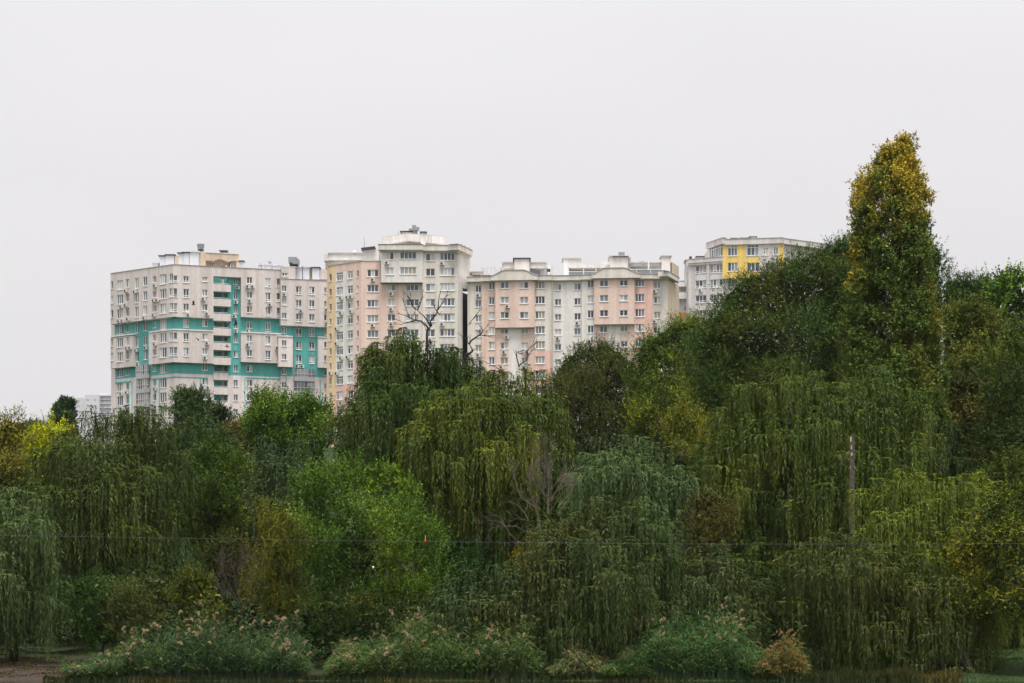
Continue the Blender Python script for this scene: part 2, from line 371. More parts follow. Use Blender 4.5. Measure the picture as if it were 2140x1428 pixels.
for r in range(10):
    y = 589.5+30.8*r
    o_ = 0 if r < 6 else RC+.25
    m_ = 'beige' if r < 6 else 'pale'
    x1 = 483 if r < 6 else 477
    A.block(AR, 446, x1, y, y+15.2, o_, m_, name='balcony_parapet', dep=.25)
    A.block(AR, 446, x1, y+13.5, y+15.2, o_-.25, m_, name='balcony_floor', dep=2.9)
    A.block(AR, 446, 477, y-2.4, y-1.7, o_-.02, 'white', name='handrail', dep=.06)
    A.block(AR, 460.5, 461.2, y-1.7, y, o_-.02, 'white', name='rail_post', dep=.06)
A.block(AR, 446.0, 446.6, 573, 752, RC, 'teal', name='balcony_side_wall', dep=1.5)
# white mouldings and thin turquoise stripes
for f, a, b in ((AL, 311, 362), (AL, 231, 276), (AR, 362, 446), (AR, 504, 588)):
    A.block(f, a, b, 687.2, 689.8, .12, 'cream2', name='moulding', dep=1.4)
A.block(AL, 315, cpx, 785.5, 788, RC+.04, 'teal', name='painted_stripe', dep=.04); A.block(AR, cpx, 434, 785.5, 788, RC+.04, 'teal', name='painted_stripe', dep=.04)
A.block(AL, 241, 274, 785.5, 789, RC+.04, 'teal', name='painted_stripe', dep=.04)
for a in (267, 275): A.block(AL, a, a+1.6, 789, 900, RC+.04, 'teal', name='painted_stripe', dep=.04)
for a in (322.5, 332): A.block(AL, a, a+1.6, 788, 900, RC+.04, 'teal', name='painted_stripe', dep=.04)
for a in (418, 432.5): A.block(AR, a, a+1.7, 788, 900, RC+.04, 'teal', name='painted_stripe', dep=.04)
for a in (511, 525.5): A.block(AR, a, a+1.7, 785, 900, RC+.04, 'teal', name='painted_stripe', dep=.04)
A.block(AR, 512.7, 597, 782, 784.6, RC+.04, 'teal', name='painted_stripe', dep=.04)
R6 = [0, 1, 2, 3, 4, 5]; R9 = list(range(10))
A.col(AL, 232.3, 236.5, 588, 604, '1', [0, 1, 2, 4, 5], ac=0)
A.col(AL, 244.5, 257, 586, 605.5, '3', R9); A.col(AL, 263.5, 270, 583.5, 601, '2', R9, ac=.7); A.col(AL, 282, 290, 581, 603, '2', R6, ac=.6)
A.col(AL, 299.5, 307.5, 578.5, 598, '2', R6, ac=.4); A.col(AL, 319.5, 326.5, 577.5, 591.5, '2', R9, ac=.5); A.col(AL, 334, 348, 573.5, 594, '3', R9, ac=.1)
A.col(AL, 354, 361.3, 572, 590, '2b', [0, 1, 2, 4, 5], ac=0); A.col(AR, 362.6, 370.5, 572, 590, '1b', [0, 1, 2, 4, 5], ac=0)
A.col(AR, 383, 395, 573.5, 591, '2b', R6, ac=.1); A.col(AR, 422.5, 434, 575, 588.5, '2', R9, ac=.6)
A.col(AR, 488, 497.5, 579.5, 593, '2', R9, ac=.25); A.col(AR, 515.5, 527.5, 579.5, 593, '2', R9, ac=.6)
A.col(AR, 554.5, 565.5, 581.5, 600, '2b', R6, ac=.3); A.col(AR, 578, 585.5, 582.5, 600, '1b', [0, 1, 2, 4, 5], ac=.2)
A.col(AR, 463, 469, 575.5, 592, '1n', R9, ac=0)
# right hand section, one half storey lower
A2 = Face(587, 405.4, 690, 408.4, ref=600)
A.block(A2, 587, 690, 583, 680.5, 0, 'beige'); A.block(A2, 582, 612, 704.5, 767, 0, 'pale'); A.block(A2, 665, 690, 703, 766, 0, 'pale')
A.block(A2, 587, 690, 680.5, 785, RC, 'teal'); A.block(A2, 587, 690, 785, 950, RC, 'pale')
A.block(A2, 582, 612, 702.2, 704.3, .12, 'cream2', name='moulding', dep=1.3); A.block(A2, 665, 690, 700.8, 702.8, .12, 'cream2', name='moulding', dep=1.3)
A.block(A2, 668.5, 670, 790, 900, RC+.04, 'teal', name='painted_stripe', dep=.04)
A.block(A2, 587, 598.5, 782, 785, RC+.04, 'teal', name='painted_stripe', dep=.04)
A.block(A2, 597, 598.7, 785.2, 880, RC+.04, 'teal', name='painted_stripe', dep=.04)
R8 = list(range(9))
A.col(A2, 588.8, 599, 597, 609.5, '2', R8, 2.76, ac=.5); A.col(A2, 618.5, 630.5, 598.5, 615.5, '2b', R6, 2.76, ac=.6)
A.col(A2, 646, 657.5, 599.5, 616.5, '2b', R6, 2.76, ac=.4); A.col(A2, 677.5, 682.7, 601, 613.5, '1', R8, 2.76, ac=.4)
# glazed stair bays
def glazed(b, f, p0, p1, rows, off, pane):
    for (y0, y1) in rows:
        b.block(f, p0, p1, y1, y1+9, off, 'shade_panel', name='spandrel_panel', dep=.6)  # grey infill panel under each row of glass
        n = 6
        for i in range(n):
            a = p0+(p1-p0)*i/n; c = p0+(p1-p0)*(i+1)/n
            b.block(f, a+.25, c-.25, y0, y1, off-.12, rnd.choice(('g2', 'g3', 'g3', 'g1')), name='pane', dep=.1)
            b.block(f, a-.25, a+.25, y0, y1, off-.03, 'acm', name='mullion', dep=.2)
        b.block(f, p0, p1, (y0+y1)/2+2, (y0+y1)/2+2.8, off-.045, 'acm', name='transom', dep=.12)
glazed(A, AL, 284, 311, [(754, 775), (784.5, 805.5), (815, 836), (846, 866)], RC+.5, 'g3')
glazed(A, A2, 614, 658, [(769, 786), (797, 815), (826, 844)], RC+.5, 'g3')
zt = AL.z(553)
def corepts(fs, ins):
    return fs
# solid core behind the facades
def fpt(f, px, off):
    q = f.pt(f.u(px, off), off, 0); return (q.x, q.y)
c0 = fpt(AL, 231, -1.5); 
A.core([fpt(AL, 232, -1.4), fpt(AL, cornerpx(AL, AR, -1.4), -1.4), fpt(AR, 447.5, -1.4), fpt(AR, 447.5, -2.8), fpt(AR, 475.5, -2.8), fpt(AR, 475.5, -1.4), fpt(AR, 586, -1.4),
        (fpt(AR, 586, -1.4)[0]-4, 424), (fpt(AL, 232, -1.4)[0]+10, 432)], 36, zt-.5, 'pale')
A.core([fpt(A2, 588, -1.6), fpt(A2, 689, -1.6), (fpt(A2, 689, -1.6)[0], 425), (fpt(A2, 588, -1.6)[0], 425)], 36, A2.z(584.5), 'beige')
# roof parapet copings
A.block(AL, 231, 362, 552.2, 552.9, .1, 'coping', name='coping', dep=.6); A.block(AR, 362, 588, 552.2, 552.9, .1, 'coping', name='coping', dep=.6)
A.block(A2, 587, 690, 582.2, 582.9, .1, 'coping', name='coping', dep=.6)
# roof structures of A
for (a, b, y0, y1, m, nm, cap) in ((318, 331, 550, 566, 'sheet', 'roof_hatch', 'sheet'), (333.5, 346, 536, 562, 'sheet', 'metal_vent_housing', 'dark'), (346.8, 364, 534, 560, 'sheet', 'metal_vent_housing', 'dark'),
        (365, 373, 535, 558, 'tan', 'stair_head', None), (373, 382, 530, 558, 'sheet', 'metal_vent_housing', 'dark'), (382.6, 395, 529, 558, 'sheet', 'metal_vent_housing', 'dark'), (396, 415, 527, 558, 'sheet', 'metal_vent_housing', 'sheet')):
    A.rbox(a, b, y0, y1, 404 if a > 340 else 408, 3, m, nm, cap=cap)
A.rbox(500.5, 508, 547, 566, 408, 1.2, 'sheet', 'vent_stack', cap='dark')
A.rbox(539, 545, 554, 570, 409, 2, 'sheet', 'vent_stack', cap='sheet'); A.rbox(542, 546.5, 550.5, 555, 409, 1, 'grey', 'roof_fan')
A.rbox(552, 568, 554, 572, 410, 2, 'sheet', 'roof_hatch', cap='sheet'); A.rbox(569, 589, 555.5, 572, 410, 2, 'sheet', 'roof_hatch', cap='sheet'); A.rbox(560.5, 566, 546.5, 552, 411, 1, 'grey', 'roof_fan')
# arched penthouse with open corner
pf = Face(415, 403.4, 499, 405.8, ref=430)
A.block(pf, 415, 430, 524.5, 562, -1.5, 'tan', name='penthouse_pier', dep=4)
A.block(pf, 430, 472, 538, 562, -3.2, 'tan', name='wall', dep=2)
A.col(pf, 438, 446.5, 543, 556, '2n', [0], ac=0); A.col(pf, 460, 467, 544, 557, '1tn', [0], ac=0)
def arch(b, f, p0, p1, ytop, yfn, off, dep, m, name, n=18):
    mb = MB(); pts = [(p0+(p1-p0)*i/n) for i in range(n+1)]
    for i in range(n):
        ua, uc = f.u(pts[i], off), f.u(pts[i+1], off); zt_ = f.z(ytop); za, zc = f.z(yfn(pts[i])), f.z(yfn(pts[i+1]))
        mb.quad(f.pt(ua, off, za), f.pt(uc, off, zc), f.pt(uc, off, zt_), f.pt(ua, off, zt_))
        mb.quad(f.pt(ua, off-dep, za), f.pt(uc, off-dep, zc), f.pt(uc, off, zc), f.pt(ua, off, za))
        mb.quad(f.pt(ua, off, zt_), f.pt(uc, off, zt_), f.pt(uc, off-dep, zt_), f.pt(ua, off-dep, zt_))
    for p in (p0, p1):
        u_ = f.u(p, off); mb.quad(f.pt(u_, off, f.z(yfn(p))), f.pt(u_, off-dep, f.z(yfn(p))), f.pt(u_, off-dep, f.z(ytop)), f.pt(u_, off, f.z(ytop)))
    b.put(mb.build(name, M[m]))
def _ar(p):
    if p < 445: return 541.5
    if p < 476: return 543-5.5*math.sin(math.pi*(p-445)/31)
    return 542.5 if p < 480 else 539.5
arch(A, pf, 430, 499, 526, _ar, -1.4, 4.5, 'tan', 'arched_beam')
A.block(pf, 430, 499, 525.2, 525.9, -1.3, 'coping', name='coping', dep=4.8)
A.block(pf, 479, 481, 541, 562, -1.5, 'dark', name='steel_post', dep=.4); A.block(pf, 494, 499, 539.5, 562, -1.5, 'tan', name='penthouse_pier', dep=1)
A.rbox(482, 493.5, 541, 561, 408.5, 1.5, 'sheet', 'metal_vent_housing')
A.rbox(474, 478.5, 542, 561, 409, 1.5, 'sheet', 'metal_vent_housing')
q = P(419.5, 524, 406); mb = MB().cyl((0, 0), .62, -.1, .215, 16); A.put(mb.build('tank_base', M['dark']), Matrix.Translation(q))
mb = MB().cyl((0, 0), .60, .22, 1.25, 18, .78); t_ = A.put(mb.build('extractor_cowl', M['grey']), Matrix.Translation(q))
A.rbox(458.5, 474, 523.6, 524.8, 407, 2, 'dark', 'roof_cover', cap='sheet')
# right roof of A
A.rbox(588, 617, 559.5, 584, 407.5, 5, 'beige', 'stair_head', cap='coping')
A.block(A2, 588.3, 617, 560, 583, -.2, 'beige'); A.col(A2, 589, 601, 570, 577, '2', [0], ac=0)
A.rbox(602.5, 620, 537, 549, 408, 2.2, 'grey', 'cooling_unit'); A.rbox(611, 624.5, 541.5, 551.5, 407.2, 1.8, 'grey', 'cooling_unit'); A.rbox(605, 622, 551.6, 556, 408.2, 2, 'dark', 'unit_stand')
for a, b_, y in ((618.5, 631.5, 560), (633, 646.5, 559.5), (652.5, 667, 560.5)): A.rbox(a, b_, y, 584, 409, 3, 'sheet', 'metal_vent_housing', cap='dark' if a > 650 else 'sheet')
A.rbox(647, 652, 562, 584, 409.8, 2, 'tan', 'vent_stack'); A.rbox(668, 684, 562.5, 584, 410, 3, 'beige', 'stair_head')
A.finish()

# ---- building B: cream and pink tower block
BL = Face(683, 390.7, 755, 385, ref=755); BC = Face(755, 385, 957, 385, ref=850); BR = Face(957, 385, 985, 391, ref=957)
B = Building('tower_block', 'tallest cream tower block with pink and orange left flank and a stepped penthouse', P(830, 930, 388))
B.block(BL, 683, 702, 546, 950, 0, 'orange'); B.block(BL, 702, 755, 546, 562.5, 0, 'pink'); B.block(BL, 702, 738, 562.5, 800, 0, 'cream2')
B.block(BL, 702, 738, 800, 950, 0, 'deep_pink'); B.block(BL, 738, 755, 562.5, 950, 0, 'pink')
B.block(BC, 755, 796, 546, 950, 0, 'pink'); B.block(BC, 796, 841, 594, 950, 0, 'pink'); B.block(BC, 841, 883, 594, 950, 0, 'cream')
B.block(BC, 796.5, 883, 526, 592.5, 1.2, 'cream2', dep=1.6); B.block(BC, 883, 957, 526, 950, 0.35, 'cream', dep=2)
B.block(BR, 957.5, 967, 526, 950, 0, 'cream2'); B.block(BR, 967, 985, 526, 598, 0, 'cream2'); B.block(BR, 966, 982, 598, 950, -2.2, 'soot', name='dark_joint')  # dark recess panel, its colour standing for deep shade between B and C
B.block(BC, 790, 884, 515.5, 526, 1.9, 'cream', name='cornice', dep=4); B.block(BC, 884, 958.5, 514.8, 526, 1.0, 'cream', name='cornice', dep=3); B.block(BR, 957.3, 988, 515, 526, .9, 'cream', name='cornice', dep=2)
B.block(BC, 792, 883, 526, 528.5, 1.6, 'cream', name='cornice_moulding', dep=3); B.block(BC, 884, 957.8, 526, 528.2, .7, 'cream', name='cornice_moulding', dep=3); B.block(BR, 957.3, 986.5, 526, 528.5, .5, 'cream', name='cornice_moulding', dep=2)
for (f, a, b_, o_) in ((BC, 790, 884, 2.0), (BC, 884, 958.5, 1.1), (BR, 957.3, 988, 1.0)): B.block(f, a, b_, 514, 514.7, o_, 'coping', name='coping', dep=2)
B.block(BL, 683, 755, 545.2, 545.9, .1, 'coping', name='coping', dep=.7); B.block(BC, 755, 796, 545.2, 545.9, .1, 'coping', name='coping', dep=.7)
RR = list(range(11))
B.col(BL, 688.5, 693, 573, 588, '1', RR, 2.88, ac=.2); B.col(BL, 703.2, 716.5, 569, 586.5, '3t', RR, 2.88, ac=.4); B.col(BL, 726.5, 737.3, 566, 583, '2t', RR, 2.88, ac=.5); B.col(BL, 745.5, 749.5, 565.5, 579.5, '1', RR, 2.88, ac=.1)
B.col(BC, 767.5, 791, 563.5, 578.5, '3', RR, 2.91, ac=.5); B.col(BC, 806.5, 823, 530, 545, '2', [0, 1], 2.91, ac=.6); B.col(BC, 809.5, 826.5, 530, 544.5, '2', RR[2:], 2.91, ac=.5)
B.col(BC, 836, 870, 528.8, 544, '4', [0, 1], 2.91, ac=0); B.col(BC, 848.5, 875, 530, 544.5, '3', RR[2:], 2.91, ac=.35)
B.col(BC, 890, 909, 530.5, 546, '2', RR, 2.91, ac=.4); B.col(BC, 919.5, 950.5, 529, 545, '4', RR, 2.91, ac=.6)
B.core([fpt(BL, 684, -1.2), fpt(BL, 754.7, -1.2), fpt(BC, 881, -1.2), fpt(BC, 955, -1.2), fpt(BR, 965, -1.2), (fpt(BR, 965, -1.2)[0]-1, 404), (fpt(BL, 684, -1.2)[0]+2, 404)], 36, BC.z(547.5), 'white_wall')
B.core([fpt(BC, 798, -.5), fpt(BC, 955, -.5), fpt(BR, 984, -1.2), (fpt(BR, 984, -1.2)[0]-2, 402), (fpt(BC, 798, -.5)[0], 402)], BC.z(548), BC.z(516.5), 'cream2', name='upper_core')
# roof of B
B.rbox(677, 688, 532, 545, 393, 3, 'beige', 'parapet_end'); B.rbox(688, 757, 530.5, 543.5, 393, 6, 'white_wall', 'setback_storey', cap='coping'); B.rbox(680, 757, 543.6, 560, 394, 6, 'grey_wall', 'setback_wall')
B.rbox(757, 792, 521, 549, 391, 5, 'white_wall', 'stair_head')
mb = MB(); mb.box(0, 2.75, 0, 3, 0, .22); o = B.put(mb.build('dark_roof_slab', M['dark']), Matrix.Translation(P(754.5, 520.5, 389)) @ Matrix.Rotation(-.12, 4, 'Y'))
mb = MB().tube([P(761.3, 521, 390), P(761.2, 496, 390)], [.07, .04]); B.put(mb.build('aerial', M['grey']))
hexf = lambda px0, pxm, px1, D0, Dm, D1: [(P(px0, 0, D0).x, D0), (P(pxm, 0, Dm).x, Dm), (P(px1, 0, D1).x, D1), (P(px1, 0, D1).x-1, D1+5), (P(px0, 0, D0).x+1, D0+5)]
z_ = lambda y, D: CAMZ+(HY-y)/F*D
B.core(hexf(797, 852, 929, 392, 388, 391), z_(506, 389), z_(490.8, 389), 'cream2', name='penthouse_parapet')
B.core(hexf(798, 852, 928, 392, 388, 391), z_(490.7, 389), z_(489.9, 389), 'coping', name='coping')
B.core(hexf(804, 852, 922, 393, 389.5, 392), z_(516, 389), z_(506.1, 389), 'shade_panel', name='penthouse_wall')
B.rbox(839, 862, 485.3, 491, 390, 3, 'cream2', 'lift_overrun', cap='dark'); B.rbox(880, 889, 486.5, 516, 386.8, 1.2, 'cream2', 'chimney', cap='dark')
for a, b_, y in ((845, 866, 512.6), (897, 916, 513.6), (949, 966, 511.2), (966, 972, 513.6)): B.rbox(a, b_, y, y+1.2, 387, 1.5, 'dark', 'roof_cover')
for (a, b_, y0, y1, D_) in ((854, 866, 478, 485, 390), (861, 869, 470.5, 482, 389.5), (867, 876, 474.5, 481.5, 389), (863.5, 872, 482, 490.5, 389.6)): B.rbox(a, b_, y0, y1, D_, .9, 'grey', 'cell_antenna_box')
B.rbox(974.5, 976.5, 517, 521.5, 389, .2, 'grey', 'roof_vent'); B.rbox(979.5, 981.5, 517, 521.5, 389, .2, 'grey', 'roof_vent')
mb = MB().tube([P(832.5, 490, 391), P(832.5, 481, 391)], [.12, .05]); B.put(mb.build('aerial', M['coping']))
q = P(741, 526, 391); mb = MB().cyl((0, 0), .08, 0, .08, 14, .26); B.put(mb.build('satellite_dish', M['grey']), Matrix.Translation(q) @ Matrix.Rotation(1.1, 4, 'X')); mb = MB().tube([(0, 0, -.6), (0, 0, 0)], [.05, .05]); B.put(mb.build('dish_stand', M['dark']), Matrix.Translation(q))
for k in (0, 1):
    mb = MB().tube([P(895+k*6, 507, 387.8), P(895+k*6, 490, 387.8)], [.04, .04], 4); B.put(mb.build('ladder_rail', M['grey']))
for k in range(7):
    mb = MB().tube([P(895, 505-k*2.3, 387.8), P(901, 505-k*2.3, 387.8)], [.025, .025], 4); B.put(mb.build('ladder_rung', M['grey']))
B.finish()

# ---- building C: long pink and cream block with curved gables
CF = Face(977, 386, 1396, 382.5, ref=1186); CR = Face(1396, 382.5, 1419, 389.6, ref=1396)
C = Building('apartment_block', 'long pale pink and cream apartment block with two curved roof gables and roof terraces', P(1200, 930, 394))
def cb(a, b, y0, y1, o, m, **k): C.block(CF, a, b, y0, y1, o, m, **k)
cb(977, 1007, 587, 950, 0, 'cream'); cb(1007, 1035, 587, 950, .5, 'pink', dep=2)
cb(1035, 1117, 587, 685, 1.2, 'pink', dep=2); cb(1035, 1063, 685, 950, .3, 'pink'); cb(1063, 1089, 685, 950, .3, 'cream2'); cb(1089, 1117, 685, 950, .3, 'pink')
cb(1117, 1154, 587, 733, .5, 'cream', dep=2); cb(1117, 1154, 733, 950, .5, 'deep_pink', dep=2); cb(1154, 1216, 587, 950, 0, 'cream2')
cb(1216, 1242, 587, 950, .5, 'cream2', dep=2); cb(1242, 1326, 585, 681, 1.2, 'pink', dep=2)
cb(1242, 1270, 681, 950, .3, 'pink'); cb(1270, 1296, 681, 950, .3, 'cream2'); cb(1296, 1326, 681, 950, .3, 'pink')
cb(1326, 1364, 587, 950, .5, 'deep_pink', dep=2); cb(1364, 1395.5, 587, 950, 0, 'cream')
C.block(CR, 1396.3, 1419, 584, 950, 0, 'tan', ym=1396)
for (a, b, o) in ((975, 1005, .7), (1005, 1154, 1.1), (1154, 1215, .7), (1215, 1364.5, 1.1), (1364.5, 1397, .7)):
    cb(a, b, 577.3, 587, o, 'cream', name='cornice', dep=3); cb(a, b, 587, 588.8, o-.35, 'cream', name='cornice_moulding', dep=2)
    cb(a, b, 576.5, 577.2, o+.1, 'coping', name='coping', dep=1)
C.block(CR, 1396.3, 1420.5, 572.5, 582, .8, 'cream', name='cornice', dep=2); C.block(CR, 1396.3, 1420.5, 571.7, 572.4, .9, 'coping', name='coping', dep=1)
def gable(pts, base, off, dep):
    mb = MB(); f = CF
    fr = [f.pt(f.u(p, off), off, f.z(y)) for p, y in pts]; bk = [f.pt(f.u(p, off), off-dep, f.z(y)) for p, y in pts]
    bl = [f.pt(f.u(p, off), off, f.z(base)) for p, y in pts]
    for i in range(len(pts)-1):
        mb.quad(bl[i], bl[i+1], fr[i+1], fr[i]); mb.quad(fr[i], fr[i+1], bk[i+1], bk[i])
    n0, n1 = bl[0], bl[-1]
    mb.quad(bl[0], bl[-1], f.pt(f.u(pts[-1][0], off), off-dep, f.z(base)), f.pt(f.u(pts[0][0], off), off-dep, f.z(base)))
    C.put(mb.build('curved_gable', M['cream']))
    cb_ = MB()
    for i in range(len(pts)-1):
        up = Vector((0, 0, .09)); a, b = fr[i]+up+Vector((0, -.1, 0)), fr[i+1]+up+Vector((0, -.1, 0)); c, d = bk[i+1]+up, bk[i]+up
        dn = Vector((0, 0, -.16)); cb_.quad(a, b, c, d); cb_.quad(a+dn, b+dn, b, a)
    C.put(cb_.build('gable_coping', M['coping']))
def smooth(p0, pa, pb, p1, ylo, yhi, n=8):
    r = []
    for i in range(n+1): t = i/n; r.append((p0+(pa-p0)*t, ylo+(yhi-ylo)*(3*t*t-2*t**3)))
    for i in range(n+1): t = i/n; r.append((pb+(p1-pb)*t, yhi+(ylo-yhi)*(3*t*t-2*t**3)))
    return r
gable(smooth(1026, 1054, 1092, 1124, 577, 566.0), 587.2, 1.75, 1.2); gable(smooth(1236, 1264, 1302, 1338, 577, 564.8), 586, 1.75, 1.2)
cb(1035, 1117, 585, 586.9, 1.5, 'cream', name='cornice_moulding', dep=.6); cb(1242, 1326, 583, 584.9, 1.5, 'cream', name='cornice_moulding', dep=.6)
R7 = list(range(8))
for (a, b, y0, y1, k, ac) in ((993.5, 1006.3, 596, 611, '2', .6), (1021.5, 1034, 590.5, 606.5, '2', .15), (1046, 1063.5, 591.5, 605, '2', .2), (1086.5, 1104, 591.5, 605, '2', .2), (1118.5, 1139, 588.8, 604.5, '3', .12),
        (1159.5, 1173, 594, 607, '2', .7), (1200, 1214, 592, 606.5, '2', .4), (1228, 1241, 587, 603, '2', .05), (1253.5, 1271, 587.5, 601, '2', .2), (1295, 1312, 587.3, 600, '2', .25), (1327, 1347, 583.8, 600, '3', .05), (1366.5, 1380.5, 589, 602.5, '2', .4)):
    C.col(CF, a, b, y0, y1, k, R7, 2.87, ac=ac)
C.core([fpt(CF, 978, -1.2), fpt(CF, 1394, -1.2), fpt(CR, 1417, -1.2), (fpt(CR, 1417, -1.2)[0]-1, 401), (fpt(CF, 978, -1.2)[0], 404)], 36, CF.z(578.3), 'cream2')
# rainwater pipe by the recess, exposed conduits
for px in (1154.5,): mb = MB().tube([CF.pt(CF.u(px, .62), .62, CF.z(590)), CF.pt(CF.u(px, .62), .62, CF.z(900))], [.08, .08]); C.put(mb.build('downpipe', M['coping']))
# left penthouse, chimney block, dish
C.rbox(1052, 1074, 550, 561, 389.5, 5, 'cream2', 'penthouse_parapet', cap='coping'); C.rbox(1055, 1074, 561.2, 577, 390.5, 4, 'grey_wall', 'penthouse_wall')
C.rbox(1107, 1140, 550, 561, 389.5, 6, 'cream2', 'penthouse_parapet', cap='coping'); C.rbox(1107, 1148, 561.2, 577, 391.0, 4, 'cream2', 'penthouse_wall')
mb = MB().prism([(P(1140, 0, 389.5).x, 389.5), (P(1156, 0, 393.5).x, 393.5), (P(1155, 0, 396.5).x, 396.5), (P(1140, 0, 395.5).x, 395.5)], z_(570, 390.5), z_(549.6, 389.5)); C.put(mb.build('penthouse_wing', M['cream2']))
C.rbox(1108, 1129.5, 564.5, 576, 389.1, .4, 'g1', 'terrace_glazing'); C.rbox(1136, 1144, 560, 576, 388.7, .5, 'g3', 'glazed_screen')
C.rbox(1074.5, 1106.5, 541.5, 574, 386.9, 4, 'cream2', 'chimney_block', cap='dark')
C.rbox(1143, 1150, 562, 568, 387.0, .5, 'dark', 'satellite_dish')
C.rbox(986, 1008, 569.5, 573, 389.5, 4, 'grey_wall', 'roof_hatch', cap='coping'); C.rbox(988, 1026, 575.2, 576.4, 386.5, 1, 'dark', 'roof_cover')
# right roof terraces
C.rbox(1177.5, 1212, 541.5, 575, 393.5, 4, 'white_wall', 'stair_head', cap='coping'); C.rbox(1187, 1275, 553.5, 560, 388.0, 7, 'white_wall', 'terrace_canopy'); C.rbox(1256, 1276, 546, 553.4, 393.5, 4, 'white_wall', 'roof_box')
C.rbox(1188, 1274, 560, 577, 392.0, .6, 'g0', 'terrace_glazing'); C.rbox(1178, 1187.5, 556, 576, 387.5, 5, 'white_wall', 'terrace_wall')
for px in (1187, 1218.5, 1244.5): C.rbox(px, px+2, 562, 577, 386.1, .12, 'acm', 'railing_post')
for (a, b) in ((1189, 1218), (1221, 1244), (1247, 1270)): C.rbox(a, b, 567.5, 568.4, 386.1, .08, 'white', 'handrail'); C.rbox(a, b, 569, 576.6, 386.12, .04, 'g2', 'glass_balustrade')
C.rbox(1275, 1312, 537, 575, 386.5, 5, 'cream2', 'chimney_block', cap='coping'); C.rbox(1312, 1318, 538, 574, 387.5, 3, 'shade_panel', 'block_side')
C.rbox(1280, 1313, 535.6, 536.8, 386.1, 2.5, 'dark', 'roof_cover'); C.rbox(1293, 1305.5, 527, 535.2, 387.0, 1.3, 'grey', 'cooling_unit')
C.rbox(1318, 1383, 551, 555, 387.5, 6, 'white_wall', 'terrace_canopy', cap='coping'); C.rbox(1330, 1383, 554.5, 577, 392.5, .6, 'g0', 'terrace_glazing'); C.rbox(1318, 1330, 555.2, 577, 390.5, 2, 'shade_panel', 'terrace_wall')
mb = MB().prism([(0, 0), (2.6, 0), (2.6, 4), (0, 4)], 0, .15); C.put(mb.build('dormer_roof', M['cream2']), Matrix.Translation(P(1319, 547, 389.5)) @ Matrix.Rotation(.18, 4, 'Y'))
C.rbox(1336, 1347, 547.5, 550, 388.5, 1.5, 'dark', 'roof_light')
C.rbox(1354, 1357, 545, 572, 386.5, .3, 'white_wall', 'column'); C.rbox(1383, 1401, 536.5, 577, 386.0, 3, 'cream2', 'stair_head', cap='coping')
for px in (1322, 1330, 1359, 1392): C.rbox(px, px+1, 562, 576.5, 385.1, .1, 'acm', 'railing_post')
for (a, b) in ((1312, 1330), (1331, 1359), (1360, 1392)): C.rbox(a, b, 562.5, 563.4, 385.1, .08, 'white', 'handrail'); C.rbox(a, b, 564.5, 576, 385.15, .04, 'g2', 'glass_balustrade')
mb = MB().prism([(P(1402, 0, 387.5).x, 387.5), (P(1418.5, 0, 393.5).x, 393.5), (P(1417, 0, 396.5).x, 396.5), (P(1401.5, 0, 390.5).x, 390.5)], z_(585, 391.5), z_(550, 389.5)); C.put(mb.build('end_parapet', M['tan']))
C.rbox(1400.5, 1403.5, 550, 575, 387.0, .4, 'dark', 'end_screen')
# roof sign seen from behind: thin letter frames on a scaffold
sg = MB(); SD = 388.5
def bar(a, b, c, d, r=.05): sg.tube([P(a, b, SD), P(c, d, SD)], [r, r], 4)
for (a, b, c, d) in ((1004, 559.5, 1008.5, 559.5), (1008.5, 559.5, 1008.5, 567.5), (1004, 567.5, 1008.5, 567.5), (1004.5, 563.5, 1008.5, 563.5), (1012, 559.5, 1012, 567.5),
        (1016.5, 559.5, 1019.5, 559.5), (1018, 559.5, 1017.8, 567.5), (1014, 567.5, 1018, 567.5), (1024, 559, 1028, 559), (1026.5, 559, 1026.5, 567),
        (1033, 559, 1037.5, 559), (1033, 559, 1033, 563), (1033, 563, 1037.5, 563), (1037.5, 563, 1037.5, 566.5), (1032.5, 566.5, 1037.5, 566.5),
        (1040, 559, 1046.5, 559), (1046.5, 559, 1046.5, 566.5), (1040, 566.5, 1046.5, 566.5), (1041.5, 562.8, 1046.5, 562.8),
        (1048.5, 559, 1048.5, 566), (1051.5, 559, 1048.5, 562.8), (1048.5, 562.8, 1052, 566)): bar(a, b, c, d, .055)
C.put(sg.build('sign_lettering', M['coping'])); sg = MB()
bar(1003, 570.5, 1050, 570.5, .04); bar(1003, 574.5, 1046, 574.5, .05)
for px in range(1004, 1050, 6): bar(px, 567.5, px, 576.5, .035)
C.put(sg.build('sign_scaffold', M['coping']))
C.finish()

# ---- building D: grey and yellow block on the right
DL = Face(1437, 434, 1510, 431, ref=1475); DU = Face(1475, 437, 1510, 430.5, ref=1500); DY = Face(1510, 430.5, 1637, 428.5, ref=1570); DV = Face(1637, 429.5, 1740, 437, ref=1640)
Dd = Building('apartment_block', 'grey apartment block with bright yellow panels half hidden behind the big dark tree', P(1560, 900, 434))
Dd.block(DL, 1439, 1478, 549, 950, 0, 'grey_wall'); Dd.block(DL, 1478, 1482, 549, 950, .25, 'grey_wall', name='pilaster'); Dd.block(DL, 1482, 1512, 549, 950, 0, 'grey_wall')
Dd.block(DL, 1437, 1512, 540.5, 549, .5, 'grey_wall', name='cornice', dep=3); Dd.block(DL, 1437, 1512, 539.8, 540.4, .6, 'coping', name='coping', dep=1); Dd.block(DL, 1438, 1512, 549, 553.5, .3, 'grey_wall', name='cornice_moulding', dep=3)
Dd.block(DU, 1475, 1510, 502, 514, .4, 'grey_wall', name='cornice', dep=3); Dd.block(DU, 1475, 1510, 501.3, 501.9, .5, 'coping', name='coping', dep=1); Dd.block(DU, 1481, 1509, 536, 542, 0, 'grey_wall', name='loggia_base')
